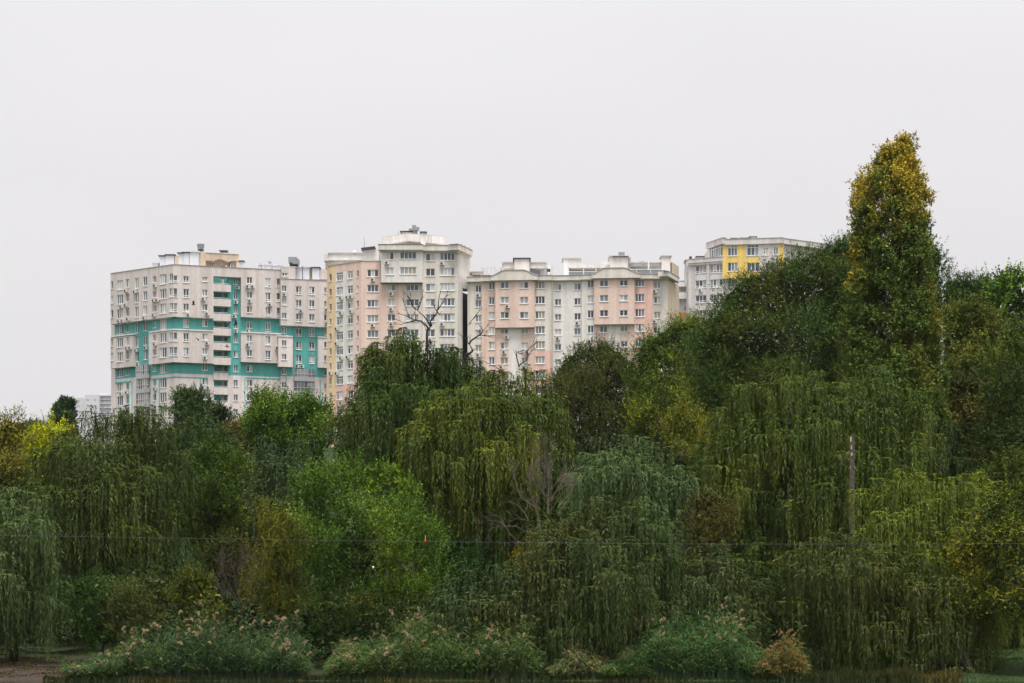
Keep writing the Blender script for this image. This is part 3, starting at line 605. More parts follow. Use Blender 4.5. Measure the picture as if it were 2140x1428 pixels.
for i in range(6): a = 1482+i*4.6; Dd.block(DU, a+.3, a+4.3, 514, 536, -.15, ('g3', 'g2', 'g3', 'g2', 'g3', 'g2')[i], name='pane', dep=.1); Dd.block(DU, a-.3, a+.3, 514, 536, -.02, 'white', name='mullion', dep=.15)
Dd.block(DU, 1482, 1509.5, 518, 519, 0, 'white', name='transom', dep=.15)
Dd.block(DY, 1510, 1558, 511, 581, 0, 'yellow'); Dd.block(DY, 1558, 1588, 511, 537, 0, 'grey_wall'); Dd.block(DY, 1558, 1588, 537, 581, 0, 'yellow'); Dd.block(DY, 1588, 1627, 511, 950, 0, 'grey_wall'); Dd.block(DY, 1627, 1637, 511, 950, 0, 'yellow')
Dd.block(DY, 1510, 1588, 581, 950, -.9, 'grey_wall')
Dd.block(DY, 1510, 1637, 499.5, 511, .35, 'grey_wall', name='cornice', dep=3); Dd.block(DY, 1510, 1637, 498.8, 499.4, .45, 'coping', name='coping', dep=1)
Dd.block(DV, 1638, 1740, 499.5, 510.5, .35, 'grey_wall', name='cornice', dep=3); Dd.block(DV, 1638, 1740, 498.8, 499.4, .45, 'coping', name='coping', dep=1)
Dd.block(DV, 1638, 1644, 510.5, 950, -.8, 'tan'); Dd.block(DV, 1644, 1740, 510.5, 950, -.8, 'grey_wall'); Dd.col(DV, 1646, 1664, 512, 534, '3t', [0], ac=0)
Dd.col(DL, 1453.5, 1476.5, 555, 571, '3b', range(9), 3.2, ac=.3); Dd.col(DL, 1483.6, 1510.5, 553, 570, '4b', range(9), 3.2, ac=.1)
Dd.col(DY, 1521, 1541, 511.8, 535, '3t', [0], ac=0); Dd.col(DY, 1561, 1586, 511.8, 534, '3t', [0], ac=0); Dd.col(DY, 1595, 1605.6, 518.5, 533.5, '2', [0], ac=0); Dd.col(DY, 1616.7, 1626.5, 517.5, 532.5, '2', [0], ac=0)
Dd.col(DY, 1521, 1542, 549, 567, '3', range(9), 3.2, ac=.1); Dd.col(DY, 1561, 1587, 549, 567, '3', range(9), 3.2, ac=.1); Dd.col(DY, 1600, 1620, 549, 567, '3', range(9), 3.2, ac=.1); Dd.col(DV, 1660, 1680, 549, 567, '3', range(9), 3.2, ac=.1); Dd.col(DV, 1700, 1720, 549, 567, '3', range(9), 3.2, ac=.1)
Dd.core([fpt(DL, 1440, -1.2), fpt(DL, 1511, -1.2), fpt(DY, 1600, -1.2), (fpt(DY, 1600, 0)[0], 446), (fpt(DL, 1440, 0)[0], 446)], 38, DL.z(541.5), 'grey_wall')
Dd.core([fpt(DU, 1484, -1), fpt(DY, 1512, -1.3), fpt(DY, 1636, -1.3), fpt(DV, 1738, -1.6), (fpt(DV, 1738, 0)[0], 448), (fpt(DU, 1484, 0)[0], 448)], DL.z(543), DY.z(500.3), 'grey_wall', name='upper_core')
Dd.rbox(1454, 1473, 535.2, 537, 436, 1.5, 'dark', 'roof_cover'); Dd.rbox(1457, 1470, 537.1, 541, 436.3, 1, 'grey_wall', 'vent_stack'); Dd.rbox(1441, 1446, 536, 541, 436, 1, 'dark', 'roof_fan')
for a, b_, y in ((1525, 1544, 497.3), (1546, 1563, 496.8), (1565, 1583, 494)): Dd.rbox(a, b_, y, y+1.4, 431, 1.5, 'dark', 'roof_cover')
Dd.rbox(1569, 1579, 495.5, 499, 431.2, 1, 'grey_wall', 'vent_stack')
Dd.finish()

# ---- building E: low white wing with an orange band, between C and D
E = Building('apartment_wing', 'narrow white building wing with balconies and an orange band, between pink and grey blocks', P(1430, 900, 442))
EF = Face(1412, 442, 1446, 442, ref=1430)
E.block(EF, 1412, 1446, 590, 600, .6, 'white_wall', name='balcony_parapet', dep=2); E.block(EF, 1412, 1446, 600, 612, -1.4, 'white_wall'); E.block(EF, 1412, 1446, 612, 625.5, .6, 'white_wall', name='balcony_parapet', dep=2)
E.block(EF, 1412, 1446, 625.5, 653, -.6, 'white_wall'); E.block(EF, 1412, 1446, 653, 663, -.4, 'orange_band', name='orange_band'); E.block(EF, 1412, 1446, 663, 950, -.6, 'white_wall')
E.col(EF, 1431, 1439.5, 601, 611.5, '1n', [0], ac=0); E.col(EF, 1430, 1437, 639.5, 648, '2n', [0], ac=0); E.col(EF, 1432, 1439.5, 669, 677.5, '2', [0], ac=0)
E.core([(P(1412, 0, 443.8).x, 443.8), (P(1446, 0, 443.8).x, 443.8), (P(1446, 0, 452).x, 452), (P(1412, 0, 452).x, 452)], 38, EF.z(591), 'white_wall')
E.rbox(1422, 1436, 587, 588.6, 445, 1, 'dark', 'roof_cover'); E.rbox(1434, 1441, 544, 596, 445, 4, 'beige', 'chimney', cap='coping')
E.finish()

# ---- distant building on the left
Fd = 1400.0
G = Building('distant_block', 'faint grey apartment block far off in the mist at the left', P(197, 905, Fd))
GF = Face(148, 1404, 245, 1398, ref=197)
G.block(GF, 148, 177, 831, 960, 0, 'far', dep=12); G.block(GF, 177, 207, 826.5, 960, 3, 'far', dep=14); G.block(GF, 207, 245, 828, 960, 0, 'far', dep=12); G.block(GF, 208, 228, 821.5, 826, -4, 'far', name='penthouse', dep=8); G.block(GF, 203, 238, 826, 829, 1.5, 'far', name='roof_slab', dep=10)
for (a, b) in ((160, 167), (180, 186), (196, 201), (212, 217), (223, 228), (236, 241)): G.col(GF, a, b, 836, 841, '2fn', [0, 1, 2], 3.0*1.3, ac=0)
for y in (835, 844, 853): G.block(GF, 207, 233, y, y+1.2, 1.2, 'grey_wall', name='balcony_slab', dep=1.4)
G.finish()
#TREES
# ---------------------------------------------------------------- vegetation
def leaf_mesh(name, verts, nper, cols, parent, m=None):
    """verts (N*nper,3), one polygon of nper corners per leaf; cols (N,3)"""
    me = bpy.data.meshes.new(name); nv = len(verts); nf = nv//nper
    me.vertices.add(nv); me.vertices.foreach_set('co', verts.astype(np.float32).ravel())
    me.loops.add(nv); me.loops.foreach_set('vertex_index', np.arange(nv, dtype=np.int32))
    me.polygons.add(nf); me.polygons.foreach_set('loop_start', np.arange(0, nv, nper, dtype=np.int32)); me.polygons.foreach_set('loop_total', np.full(nf, nper, dtype=np.int32))
    at = me.attributes.new('leafcol', 'FLOAT_COLOR', 'POINT')
    c = np.concatenate([np.clip(cols, .003, .8), np.ones((nf, 1))], 1); at.data.foreach_set('color', np.repeat(c, nper, 0).astype(np.float32).ravel())
    me.update(calc_edges=True)
    return link(name, me, parent, m or M['leaf'])
def unit(v): return v/np.maximum(np.linalg.norm(v, axis=-1, keepdims=True), 1e-6)
def leaves(base, d, nrm, ln, wd, quad):
    s = unit(np.cross(d, nrm))*wd[:, None]*.5; t = base+d*ln[:, None]; mid = base+d*ln[:, None]*.4
    if quad: return np.stack([base, mid+s, t, mid-s], 1).reshape(-1, 3), 4
    return np.stack([base+s*.8+d*ln[:, None]*.15, t, base-s*.8+d*ln[:, None]*.15], 1).reshape(-1, 3), 3
def blotch(p, seed, sc):
    r = np.random.default_rng(seed); v = np.zeros(len(p))
    for k in range(5):
        w = r.normal(size=3)*sc; v += np.sin(p@w+r.uniform(0, 6.28))
    return v/5
TRI = [0]; LEAF_GAIN = .53
def colours(pos, lobe, base, alt, altp, seed, jit=.22):
    """leaf colour: species green, spread by leaf age; alt = autumn colour of whole sprays"""
    n = len(pos); r = np.random.default_rng(seed)
    c = np.array(base)[None, :]*(1+jit*r.normal(size=(n, 1)))*(1+.06*r.normal(size=(n, 3)))
    b = blotch(pos, seed+1, .55)+.35*r.normal(size=n)
    th = np.quantile(b, 1-altp) if altp > 0 else 99
    k = np.clip((b-th)*3+.5, 0, 1)[:, None] if altp > 0 else 0
    c = c*(1-k)+k*1.35*np.array(alt)[None, :]*(1+jit*r.normal(size=(n, 1)))
    return c*LEAF_GAIN*np.array([.97, 1.07, .52])
def tree_root(name, label, cat, cpx, D, group):
    x = (cpx-CX)/F*D; return empty(name, (x, D, ground(x, D)-.05), label, cat, group)
def wood(root, targets, zt, r0, seed, lean=0.0, m='bark', split=.35, trunk_name='trunk'):
    """tapered trunk and limbs reaching into the crown"""
    r = random.Random(seed); o = root.location; H = zt-o.z; mb = MB(); n = 7
    pts = [Vector((lean*H*(i/n)**1.3+r.uniform(-.1, .1)*(i > 0)*H*.08, r.uniform(-.1, .1)*(i > 0), H*.8*i/n)) for i in range(n+1)]
    mb.tube(pts, [r0*(1.25 if i == 0 else 1)*(1-.8*i/n) for i in range(n+1)], 8)
    tr = mb.build(trunk_name, M[m], root)
    lb = MB()
    for t in targets:
        t = Vector(t)-o; k = min(n-1, max(1, int(n*split+n*(1-split)*max(0, (t.z/H if H else 0))*.75))); s = pts[k]
        mid = s.lerp(t, .5)+Vector((r.uniform(-.3, .3), r.uniform(-.3, .3), abs(t.z-s.z)*.12+.2)); rr = r0*(1-.8*k/n)*.5
        lb.tube([s, s.lerp(mid, .55), mid, mid.lerp(t, .6), t], [rr, rr*.75, rr*.5, rr*.33, rr*.12], 5)
    if targets: lb.build('branches', M[m], root)
    return tr
def prof_fn(prof):
    xs = [p[0] for p in prof]; ys = [p[1] for p in prof]
    return (lambda x: np.interp(x, xs, ys)), xs[0], xs[-1]
SEED = [100]
def under(v): return float(np.interp(v, [0, .12, .3, .5, .7, 1], [.02, .42, .86, 1.0, .72, .32]))
def added_inner_leaves(top, x0, x1, yb, D, rd, rp, r, ppm, way, per):  # leaves enlarged and added to block light and darken the crown gaps
    """added leaves that block light inside the crown, behind its outer sprays"""
    cpx = (x0+x1)/2; hw = (x1-x0)/2; ar = sum(max(0, yb-top(x)) for x in np.linspace(x0, x1, 40))/40*(x1-x0)/ppm**2
    n = int(ar*per*4.0); x = r.uniform(x0+rp*1.0, x1-rp*1.0, n); v = r.uniform(0, 1, n); yt = top(x); y = yt+rp*.95+v*np.maximum(0, yb-yt-rp*.95)
    a = (x-cpx)/hw; g = np.sqrt(np.clip(1-(1-v)**2, 0, 1)); dep = rd*g*np.sqrt(np.clip(1-a*a, 0, 1))*r.uniform(-.45, .6, n)
    pos = np.stack([(x-CX)/F*D, D+dep, CAMZ+(HY-y)/F*(D+dep)], 1); pos = pos[pos[:, 2] > np.interp(pos[:, 1], _tx, _tz)+.3]; n = len(pos)
    return pos, unit(np.array(way)[None, :]+r.normal(size=(n, 3))*.6), unit(r.normal(size=(n, 3))), r.uniform(.26, .48, n), r.uniform(.16, .28, n)
def willow(label, prof, yb, D, base=(.075, .100, .040), alt=(.16, .14, .03), altp=.06, mop=1.15, drop=(1.0, 3.0), dens=1.0, rd=None, r0=.4, lean=0, group='weeping willows along the bank', name='willow_tree', strands=10, trunk_px=None, ragged=1.0):
    """crown of tiers: each bough is a dome of tufts from which long strands hang like a curtain"""
    SEED[0] += 11; seed = SEED[0]; r = np.random.default_rng(seed)
    top, x0, x1 = prof_fn(prof); cpx = (x0+x1)/2; hw = (x1-x0)/2; ppm = F/D
    rd = (rd or min(hw/ppm*.85, 6.3))*1.1
    root = tree_root(name, label, 'willow', trunk_px or cpx, D, group)
    R = mop*1.45; rp = R*ppm; B_ = []
    for x in np.arange(x0+rp*.62, x1-rp*.5, rp*.66):
        x = x+r.normal()*rp*.12; sc = r.uniform(.55, .85); B_.append((x, max(top(x), top(x-rp*.4*sc)-4, top(x+rp*.4*sc)-4)+abs(r.normal())*rp*.10*ragged-9, r.normal()*.25*rd, sc, 1))
    area = sum(max(0, yb-top(x)) for x in np.linspace(x0, x1, 40))/40*(x1-x0); bc = []
    for i in range(max(3, int(area/rp**2*.72*dens))):
        best = None
        for k in range(9):
            x = r.uniform(x0+rp*.75, x1-rp*.75); v = r.uniform(.04, 1); yt = top(x); y = yt+v*(yb-yt)*.80
            dd = min([((x-q[0])**2+((y-q[1])*.8)**2) for q in bc] or [1e9])
            if best is None or dd > best[0]: best = (dd, x, y, v)
        _, x, y, v = best; bc.append((x, y)); a = (x-cpx)/hw
        B_.append((x, y, -rd*under(v)*math.sqrt(max(0, 1-a*a))*r.uniform(.45, 1.05)-r.uniform(-.8, 1.6), r.uniform(.5, 1.3), 1))
    for i in range(int(area/rp**2*.3*dens)):   # inner and rear curtains
        x = r.uniform(x0+rp*.6, x1-rp*.6); v = r.uniform(.05, 1); yt = top(x); a = (x-cpx)/hw
        B_.append((x, yt+rp*.3+v*(yb-yt)*.8, rd*math.sqrt(max(0, 1-a*a))*r.uniform(-.35, .6), r.uniform(.8, 1.1), .6))
    EE = []; PP = []; DD = []; NN = []; TC = []; cen = []
    for (px, py, dep, sc, q_) in B_:
        c = P(px, py, D+dep); c.x = (px-CX)/F*D; Rb = R*sc; cen.append(tuple(c)); nt_ = int(15*sc*sc*q_)+3
        az = r.uniform(0, 6.283, nt_); rho = Rb*np.sqrt(r.uniform(0, 1, nt_)); ax = c.x+np.cos(az)*rho; ay = (D+dep)+np.sin(az)*rho*.8
        at = c.z-.12-.62*Rb*(rho/Rb)**2+r.normal(size=nt_)*.22; Lt = r.uniform(drop[0], drop[1]*1.5, nt_)*r.uniform(.6, 1.5); ns = strands
        for k in range(nt_):
            g_ = ground(0, float(ay[k])); L_ = min(Lt[k], max(.5, at[k]-g_-.1)); nl = int(min(24, max(8, L_/.17)))
            saz = az[k]+r.normal(size=ns)*1.1; reach = r.uniform(.12, .75, ns)*(.6+.5*rho[k]/Rb)*min(1.2, sc); Ls = L_*(.22+.78*r.uniform(0, 1, ns)**.8)
            tt = (np.arange(nl)[None, :]+r.uniform(0, 1, (ns, nl)))/nl; ar_ = np.clip(tt*3.6, 0, 1); hor = reach[:, None]*(1-(1-ar_)**2)*(1-.30*np.clip(tt-.35, 0, 1))
            sway = r.normal(size=(ns, 1))*.05*tt*Ls[:, None]
            X = ax[k]+r.normal(size=(ns, 1))*.07+np.cos(saz)[:, None]*hor+sway; Y = ay[k]+r.normal(size=(ns, 1))*.07+np.sin(saz)[:, None]*hor
            Z = at[k]+.16*np.sin(np.clip(tt*5, 0, 3.14159))-Ls[:, None]*np.clip(tt-.06, 0, 1)**1.1
            e = np.clip(1-tt*2.6, 0, 1)[..., None]; o = np.stack([np.cos(saz)[:, None]+0*tt, np.sin(saz)[:, None]+0*tt, 0*tt], -1)
            EE.append(np.broadcast_to(e[..., 0], X.shape).reshape(-1))
            PP.append(np.stack([X, Y, Z], -1).reshape(-1, 3))
            DD.append((np.array([0, 0, -1.])*(1-e*.95)+o*(.34+e*.8)+r.normal(size=(ns, nl, 3))*np.array([1, 1, .3])*.27).reshape(-1, 3))
            NN.append((np.array([0, 0, .9])*e+o*(.8)+np.array([0, -.15, .45])+r.normal(size=(ns, nl, 3))*.42).reshape(-1, 3)); TC.append((ns*nl, r.normal()*.10))
    pos = np.concatenate(PP); d = unit(np.concatenate(DD)); nrm = unit(np.concatenate(NN)); tc_ = np.concatenate([np.full(a, b) for a, b in TC])
    keep = pos[:, 2] > np.interp(pos[:, 1], _tx, _tz)+.05; pos = pos[keep]; d = d[keep]; nrm = nrm[keep]; tc_ = tc_[keep]; n = len(pos)
    ln = r.uniform(.20, .36, n)*D/115; wd = r.uniform(.042, .07, n)*D/115*(1+.9*np.concatenate(EE)[keep])
    npos, nd, nn, nln, nwd = added_inner_leaves(top, x0, x1, yb, D, rd, rp*.5, r, ppm, (0, 0, -1.), 15)
    pos = np.concatenate([pos, npos]); d = np.concatenate([d, nd]); nrm = np.concatenate([nrm, nn]); ln = np.concatenate([ln, nln]); wd = np.concatenate([wd, nwd*.6]); tc_ = np.concatenate([tc_, np.zeros(len(npos))])
    v, k = leaves(pos, d, nrm, ln, wd, False)
    col = colours(pos, None, base, alt, altp, seed, .11)*(1+tc_[:, None])*np.array([1.17, 1.26, 1.12])
    cr = leaf_mesh('crown', v, k, col, root); cr.location = -root.location; cr['kind'] = 'stuff'; TRI[0] += n
    cs = sorted(cen, key=lambda q: -q[2]); pick = cs[::max(1, len(cs)//16)][:16]
    wood(root, [(p[0], p[1]+.4, p[2]-.55) for p in pick], max(c[2] for c in cen)-.8, r0, seed, lean)
    return root
def broadleaf(label, prof, yb, D, base=(.065, .095, .030), alt=(.20, .15, .03), altp=.05, lobe=1.0, dens=1.0, rd=None, r0=.3, up=.35, twig=(.5, 1.1), leaf=(.16, .26), lw=.45, nl=11, quad=False, spr=54,
              name='tree', cat='tree', group=None, lean=0, narrow=0.0, taper=None, wild=1.0, trunk=True, wood_mat='bark', splay=.75, inner=.22, trunk_px=None, core=15):
    SEED[0] += 11; seed = SEED[0]; r = np.random.default_rng(seed)
    top, x0, x1 = prof_fn(prof); cpx = (x0+x1)/2; hw = (x1-x0)/2; ppm = F/D
    rd = rd or min(hw/ppm*.8, 5.0)
    root = tree_root(name, label, cat, trunk_px or cpx, D, group)
    rp = lobe*ppm; C_ = []
    for x in np.arange(x0+rp*.5, x1-rp*.3, rp*.8):
        x = x+r.normal()*rp*.2; up_px = sum(twig)/2*ppm*.45*min(1, up+.3)
        C_.append((x, top(x)+rp*.7+up_px+abs(r.normal())*rp*.3, r.normal()*rd*.25, r.uniform(.6, .9)))
    area = sum(max(0, yb-top(x)) for x in np.linspace(x0, x1, 40))/40*(x1-x0)
    for i in range(int(area/(rp*rp)*1.0*dens)):
        v = r.uniform(0, 1); x = r.uniform(x0+rp*.4, x1-rp*.4); yt = top(x)
        y = yt+rp*.8+up_px+v*max(0, yb-yt-rp*.8)
        if taper and abs((x-cpx)/hw) > taper(v): continue
        rel = math.sin(x/ppm*1.15+seed)+math.sin(y/ppm*1.35+seed*.7)+math.sin((x+y)/ppm*.8+seed*1.3)
        a = (x-cpx)/hw; g = under(v); f = r.uniform(.75, 1.05) if r.random() > inner else r.uniform(-.9, .5)
        if f > .6 and rel < -.6: f = r.uniform(-.2, .5)
        C_.append((x, y, -rd*g*math.sqrt(max(0, 1-a*a))*f-rel*.45, r.uniform(.65, 1.25)))
    allp = []; alld = []; cen = []; cnt = []; alln = []
    for (px, py, dep, sc) in C_:
        c = P(px, py, D+dep); c.x = (px-CX)/F*D; cen.append(tuple(c)); ns = int(spr*sc*sc); rr = lobe*sc
        dr = unit(r.normal(size=(ns, 3))+np.array([0, -.25, up])); st = np.array(c)+dr*rr*r.uniform(.25, .95, (ns, 1))*np.array([1, 1, .8])
        tl = r.uniform(*twig, ns)*sc; gd = unit(dr*.9+np.array([0, 0, up*1.3])+r.normal(size=(ns, 3))*.35*wild)
        t = (np.arange(nl)[None, :]+r.uniform(0, 1, (ns, nl)))/nl
        bend = (r.uniform(-.25, .25, (ns, 1)) if up > .3 else -.3)*tl[:, None]*t**2
        pos = st[:, None, :]+gd[:, None, :]*(tl[:, None]*t)[..., None]; pos[..., 2] += bend
        sd_ = unit(np.cross(gd, r.normal(size=(ns, 3)))); sgn = np.where(np.arange(nl) % 2 == 0, 1, -1)
        d = gd[:, None, :]*.7+sd_[:, None, :]*sgn[None, :, None]*splay+r.normal(size=(ns, nl, 3))*.35
        allp.append(pos.reshape(-1, 3)); alld.append(unit(d).reshape(-1, 3)); cnt.append(ns*nl)
        alln.append((np.repeat(dr[:, None, :], nl, 1)*.8+np.array([0, 0, .75])+r.normal(size=(ns, 1, 3))*.25+r.normal(size=(ns, nl, 3))*.38).reshape(-1, 3))
    pos = np.concatenate(allp); d = np.concatenate(alld)
    keep = pos[:, 2] > np.interp(pos[:, 1], _tx, _tz)+.03; lobec = np.repeat(r.normal(size=len(cnt))*.09, cnt)[keep]; pos = pos[keep]; d = d[keep]; n = len(pos)
    nrm = unit(np.concatenate(alln)[keep]); ln = r.uniform(*leaf, n)*max(1, D/125)*.8; wd = ln*lw*1.08*r.uniform(.8, 1.2, n)
    npos, nd, nn, nln, nwd = added_inner_leaves(top, x0, x1, yb, D, rd, rp, r, ppm, (0, 0, .2), core)
    pos = np.concatenate([pos, npos]); d = np.concatenate([d, nd]); nrm = np.concatenate([nrm, nn]); ln = np.concatenate([ln, nln]); wd = np.concatenate([wd, nwd]); lobec = np.concatenate([lobec, np.zeros(len(npos))]); n = len(pos)
    v, k = leaves(pos, d, nrm, ln, wd, quad)
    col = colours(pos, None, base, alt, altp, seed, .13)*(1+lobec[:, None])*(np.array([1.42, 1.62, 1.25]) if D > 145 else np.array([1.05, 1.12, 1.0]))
    cr = leaf_mesh('crown', v, k, col, root); cr.location = -root.location; cr['kind'] = 'stuff'; TRI[0] += n*(k-2)
    if trunk:
        cs = sorted(cen, key=lambda q: -q[2]); pick = cs[::max(1, len(cs)//14)][:14]
        wood(root, pick, max(c[2] for c in cen)-.3, r0, seed, lean, wood_mat)
    return root
def bush(label, prof, yb, D, **k):
    k.setdefault('lobe', .6); k.setdefault('r0', .08); k.setdefault('name', 'shrub'); k.setdefault('cat', 'shrub'); k.setdefault('spr', 40); k.setdefault('twig', (.35, .8)); k.setdefault('leaf', (.11, .19))
    return broadleaf(label, prof, yb, D, **k)
def bare(label, lines, D, m, thin=.02, name='dead_tree', cat='dead tree', seed=3, twigs=14, gpx=None, depth=.6, rough_r=None, group=None, back=0, tm=None):
    """leafless branches traced as bent tubes, each at its own depth, plus fine side twigs"""
    r = random.Random(seed); px0 = gpx or lines[0][0][0]
    root = tree_root(name, label, cat, px0, D, group); first = True
    o = root.location; start = P(*lines[0][0][:2], D)
    mb = MB(); b0 = Vector((0, back, max(0, ground(0, D+back)-ground(0, D)))); t0 = start-o; lw0 = lines[0][-1][0] if isinstance(lines[0][-1], float) else .1
    mb.tube([b0, b0.lerp(t0, .4)+Vector((.1, .1, 0)), b0.lerp(t0, .75), t0], [.22*(rough_r or .6), .18*(rough_r or .6), .13*(rough_r or .6), .10*(rough_r or .6)], 7); mb.build('trunk', M[tm or m], root)
    lim = MB(); tw = MB()
    for w0, w1, ptsl in [((l[0][2] if len(l[0]) > 2 else .08)*.55, thin*.65, l) for l in lines]:
        dy = r.uniform(-depth, depth)
        pts = [P(p[0], p[1], D+dy*i/max(1, len(ptsl)-1))-o for i, p in enumerate(ptsl)]
        k = len(pts); lim.tube(pts, [w0+(w1-w0)*i/(k-1) for i in range(k)], 5)
        for j in range(twigs):
            i = r.randrange(k-1) if k > 1 else 0; s = pts[i].lerp(pts[i+1], r.random()); dr = (pts[i+1]-pts[i]).normalized()
            g = (dr+Vector((r.uniform(-1, 1), r.uniform(-1, 1), r.uniform(-.4, 1)))*.8).normalized(); ln = r.uniform(.3, 1.1)
            e = s+g*ln; mid = s.lerp(e, .5)+Vector((r.uniform(-.1, .1), 0, r.uniform(-.05, .1))); tw.tube([s, mid, e], [thin*.8, thin*.6, thin*.3], 3)
            for q in range(2):
                g2 = (g+Vector((r.uniform(-1, 1), r.uniform(-1, 1), r.uniform(-.5, 1)))*.7).normalized(); tw.tube([mid, mid+g2*ln*.6], [thin*.5, thin*.25], 3)
    lim.build('branches', M[m], root); t_ = tw.build('twigs', M[m], root); t_['kind'] = 'stuff'
    return root

Y1 = (.32, .26, .03); RUST = (.17, .085, .035)
GT = 'broadleaf trees on the hillside'; GB = 'shrubs under the willows'
# far trees
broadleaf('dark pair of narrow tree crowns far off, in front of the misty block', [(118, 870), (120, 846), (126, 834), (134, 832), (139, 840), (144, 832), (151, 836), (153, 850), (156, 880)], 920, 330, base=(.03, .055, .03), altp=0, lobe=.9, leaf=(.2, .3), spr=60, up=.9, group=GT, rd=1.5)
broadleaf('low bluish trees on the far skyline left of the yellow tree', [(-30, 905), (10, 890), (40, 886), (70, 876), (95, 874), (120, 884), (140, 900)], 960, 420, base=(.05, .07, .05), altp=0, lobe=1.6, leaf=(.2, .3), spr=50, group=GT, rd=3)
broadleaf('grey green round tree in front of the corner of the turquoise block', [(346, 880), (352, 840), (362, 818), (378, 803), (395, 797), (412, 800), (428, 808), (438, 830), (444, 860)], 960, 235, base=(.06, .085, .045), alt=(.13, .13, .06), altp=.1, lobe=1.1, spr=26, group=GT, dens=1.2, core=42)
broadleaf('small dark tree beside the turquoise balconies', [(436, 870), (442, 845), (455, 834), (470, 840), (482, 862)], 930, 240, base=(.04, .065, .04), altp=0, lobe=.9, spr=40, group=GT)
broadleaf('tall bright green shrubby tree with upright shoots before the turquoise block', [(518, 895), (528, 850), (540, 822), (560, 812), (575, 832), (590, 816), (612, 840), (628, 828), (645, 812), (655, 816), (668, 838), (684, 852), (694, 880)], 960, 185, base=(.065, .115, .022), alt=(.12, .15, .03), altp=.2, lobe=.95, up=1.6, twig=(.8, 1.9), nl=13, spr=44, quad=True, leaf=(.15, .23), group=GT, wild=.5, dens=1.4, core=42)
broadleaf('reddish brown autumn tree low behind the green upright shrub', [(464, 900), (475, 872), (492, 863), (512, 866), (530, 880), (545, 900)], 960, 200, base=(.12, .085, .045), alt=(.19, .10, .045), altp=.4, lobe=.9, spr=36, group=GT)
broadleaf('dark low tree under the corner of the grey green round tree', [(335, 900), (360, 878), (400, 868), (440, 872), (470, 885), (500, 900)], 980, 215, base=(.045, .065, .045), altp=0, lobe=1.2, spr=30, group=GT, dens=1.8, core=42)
broadleaf('small feathery green tree at the foot of the orange flank', [(684, 880), (700, 868), (716, 850), (735, 846), (750, 862), (762, 890)], 960, 175, base=(.05, .08, .03), alt=(.14, .11, .03), altp=.15, lobe=.9, spr=40, group=GT)
# left side
broadleaf('olive and brown thinning tree at the left edge', [(-120, 870), (-40, 850), (0, 846), (25, 850), (45, 866), (60, 890), (75, 920)], 1080, 142, base=(.10, .10, .03), alt=(.24, .18, .03), altp=.35, lobe=1.1, spr=40, up=.5, group=GT)
broadleaf('bright yellow autumn tree at the left', [(40, 915), (55, 893), (75, 884), (100, 880), (112, 874), (124, 872), (132, 890), (140, 930)], 1040, 146, base=(.56, .47, .03), alt=(.20, .18, .03), altp=.22, lobe=.8, spr=46, group=GT)
willow('pale grey green willow cut by the left edge of the photo', [(-110, 1010), (-60, 1000), (0, 1015), (35, 1022), (65, 1018), (90, 1040), (118, 1080), (128, 1130)], 1325, 112, base=(.105, .135, .085), altp=.03, mop=1.0, drop=(1.2, 2.6), r0=.24, trunk_px=30, group='weeping willows along the bank')
willow('very broad weeping willow left of the turquoise block', [(62, 990), (85, 950), (110, 905), (130, 868), (165, 862), (205, 868), (240, 878), (262, 850), (290, 838), (315, 842), (335, 858), (350, 885), (372, 915), (392, 960), (400, 1000)], 1220, 126, base=(.078, .098, .036), alt=(.17, .15, .035), altp=.08, mop=1.25, drop=(1.2, 3.4), dens=1.5, r0=.55)
willow('slim willow crown behind the broad left willow', [(350, 910), (372, 890), (400, 880), (430, 876), (455, 880), (480, 900), (500, 930)], 1120, 152, base=(.055, .085, .04), mop=1.2, drop=(1.2, 3.3), altp=.04, dens=1.4)
broadleaf('green tree with yellow tips between two left willows', [(375, 1000), (392, 960), (415, 915), (440, 893), (462, 897), (485, 915), (505, 930), (525, 960), (535, 1000)], 1190, 130, base=(.075, .12, .025), alt=(.26, .25, .03), altp=.14, lobe=1.0, up=.7, spr=40, quad=False, group=GT)
willow('dull blue green willow left of the bright green bush', [(455, 1010), (475, 975), (500, 945), (540, 925), (580, 930), (620, 918), (655, 930), (680, 960), (700, 1000)], 1150, 137, base=(.062, .085, .056), mop=1.2, drop=(1.2, 3.3), altp=.02)
broadleaf('large bright green bush tree with yellow shoot tips, in the middle', [(590, 1130), (612, 1060), (632, 1000), (655, 970), (680, 938), (720, 950), (745, 935), (790, 945), (830, 940), (850, 975), (880, 1020), (905, 1070), (925, 1120)], 1330, 114, base=(.100, .165, .032), alt=(.26, .30, .03), altp=.16, lobe=1.0, up=1.0, twig=(.7, 1.5), spr=46, nl=12, leaf=(.16, .27), group=GT, wild=.7, rd=4.5, dens=1.1)
bush('upright yellow shrub in front of the dull blue green willow', [(515, 1130), (535, 1060), (552, 1030), (570, 1060), (592, 1032), (605, 1060), (618, 1078), (632, 1100), (645, 1150)], 1290, 108.5, base=(.20, .17, .03), alt=(.09, .10, .03), altp=.42, up=1.3, twig=(.6, 1.3), spr=30, lobe=.7, group=GB)
bush('dark green bush under the broad left willow', [(120, 1250), (150, 1200), (185, 1182), (225, 1178), (260, 1190), (290, 1205), (310, 1240)], 1345, 112, base=(.045, .085, .022), alt=(.10, .13, .03), altp=.1, group=GB, lobe=.8)
bush('brownish thin shrub above the left reeds', [(235, 1260), (262, 1205), (295, 1185), (330, 1190), (355, 1220), (372, 1260)], 1340, 108, base=(.12, .10, .055), alt=(.07, .09, .03), altp=.4, group=GB, spr=26)
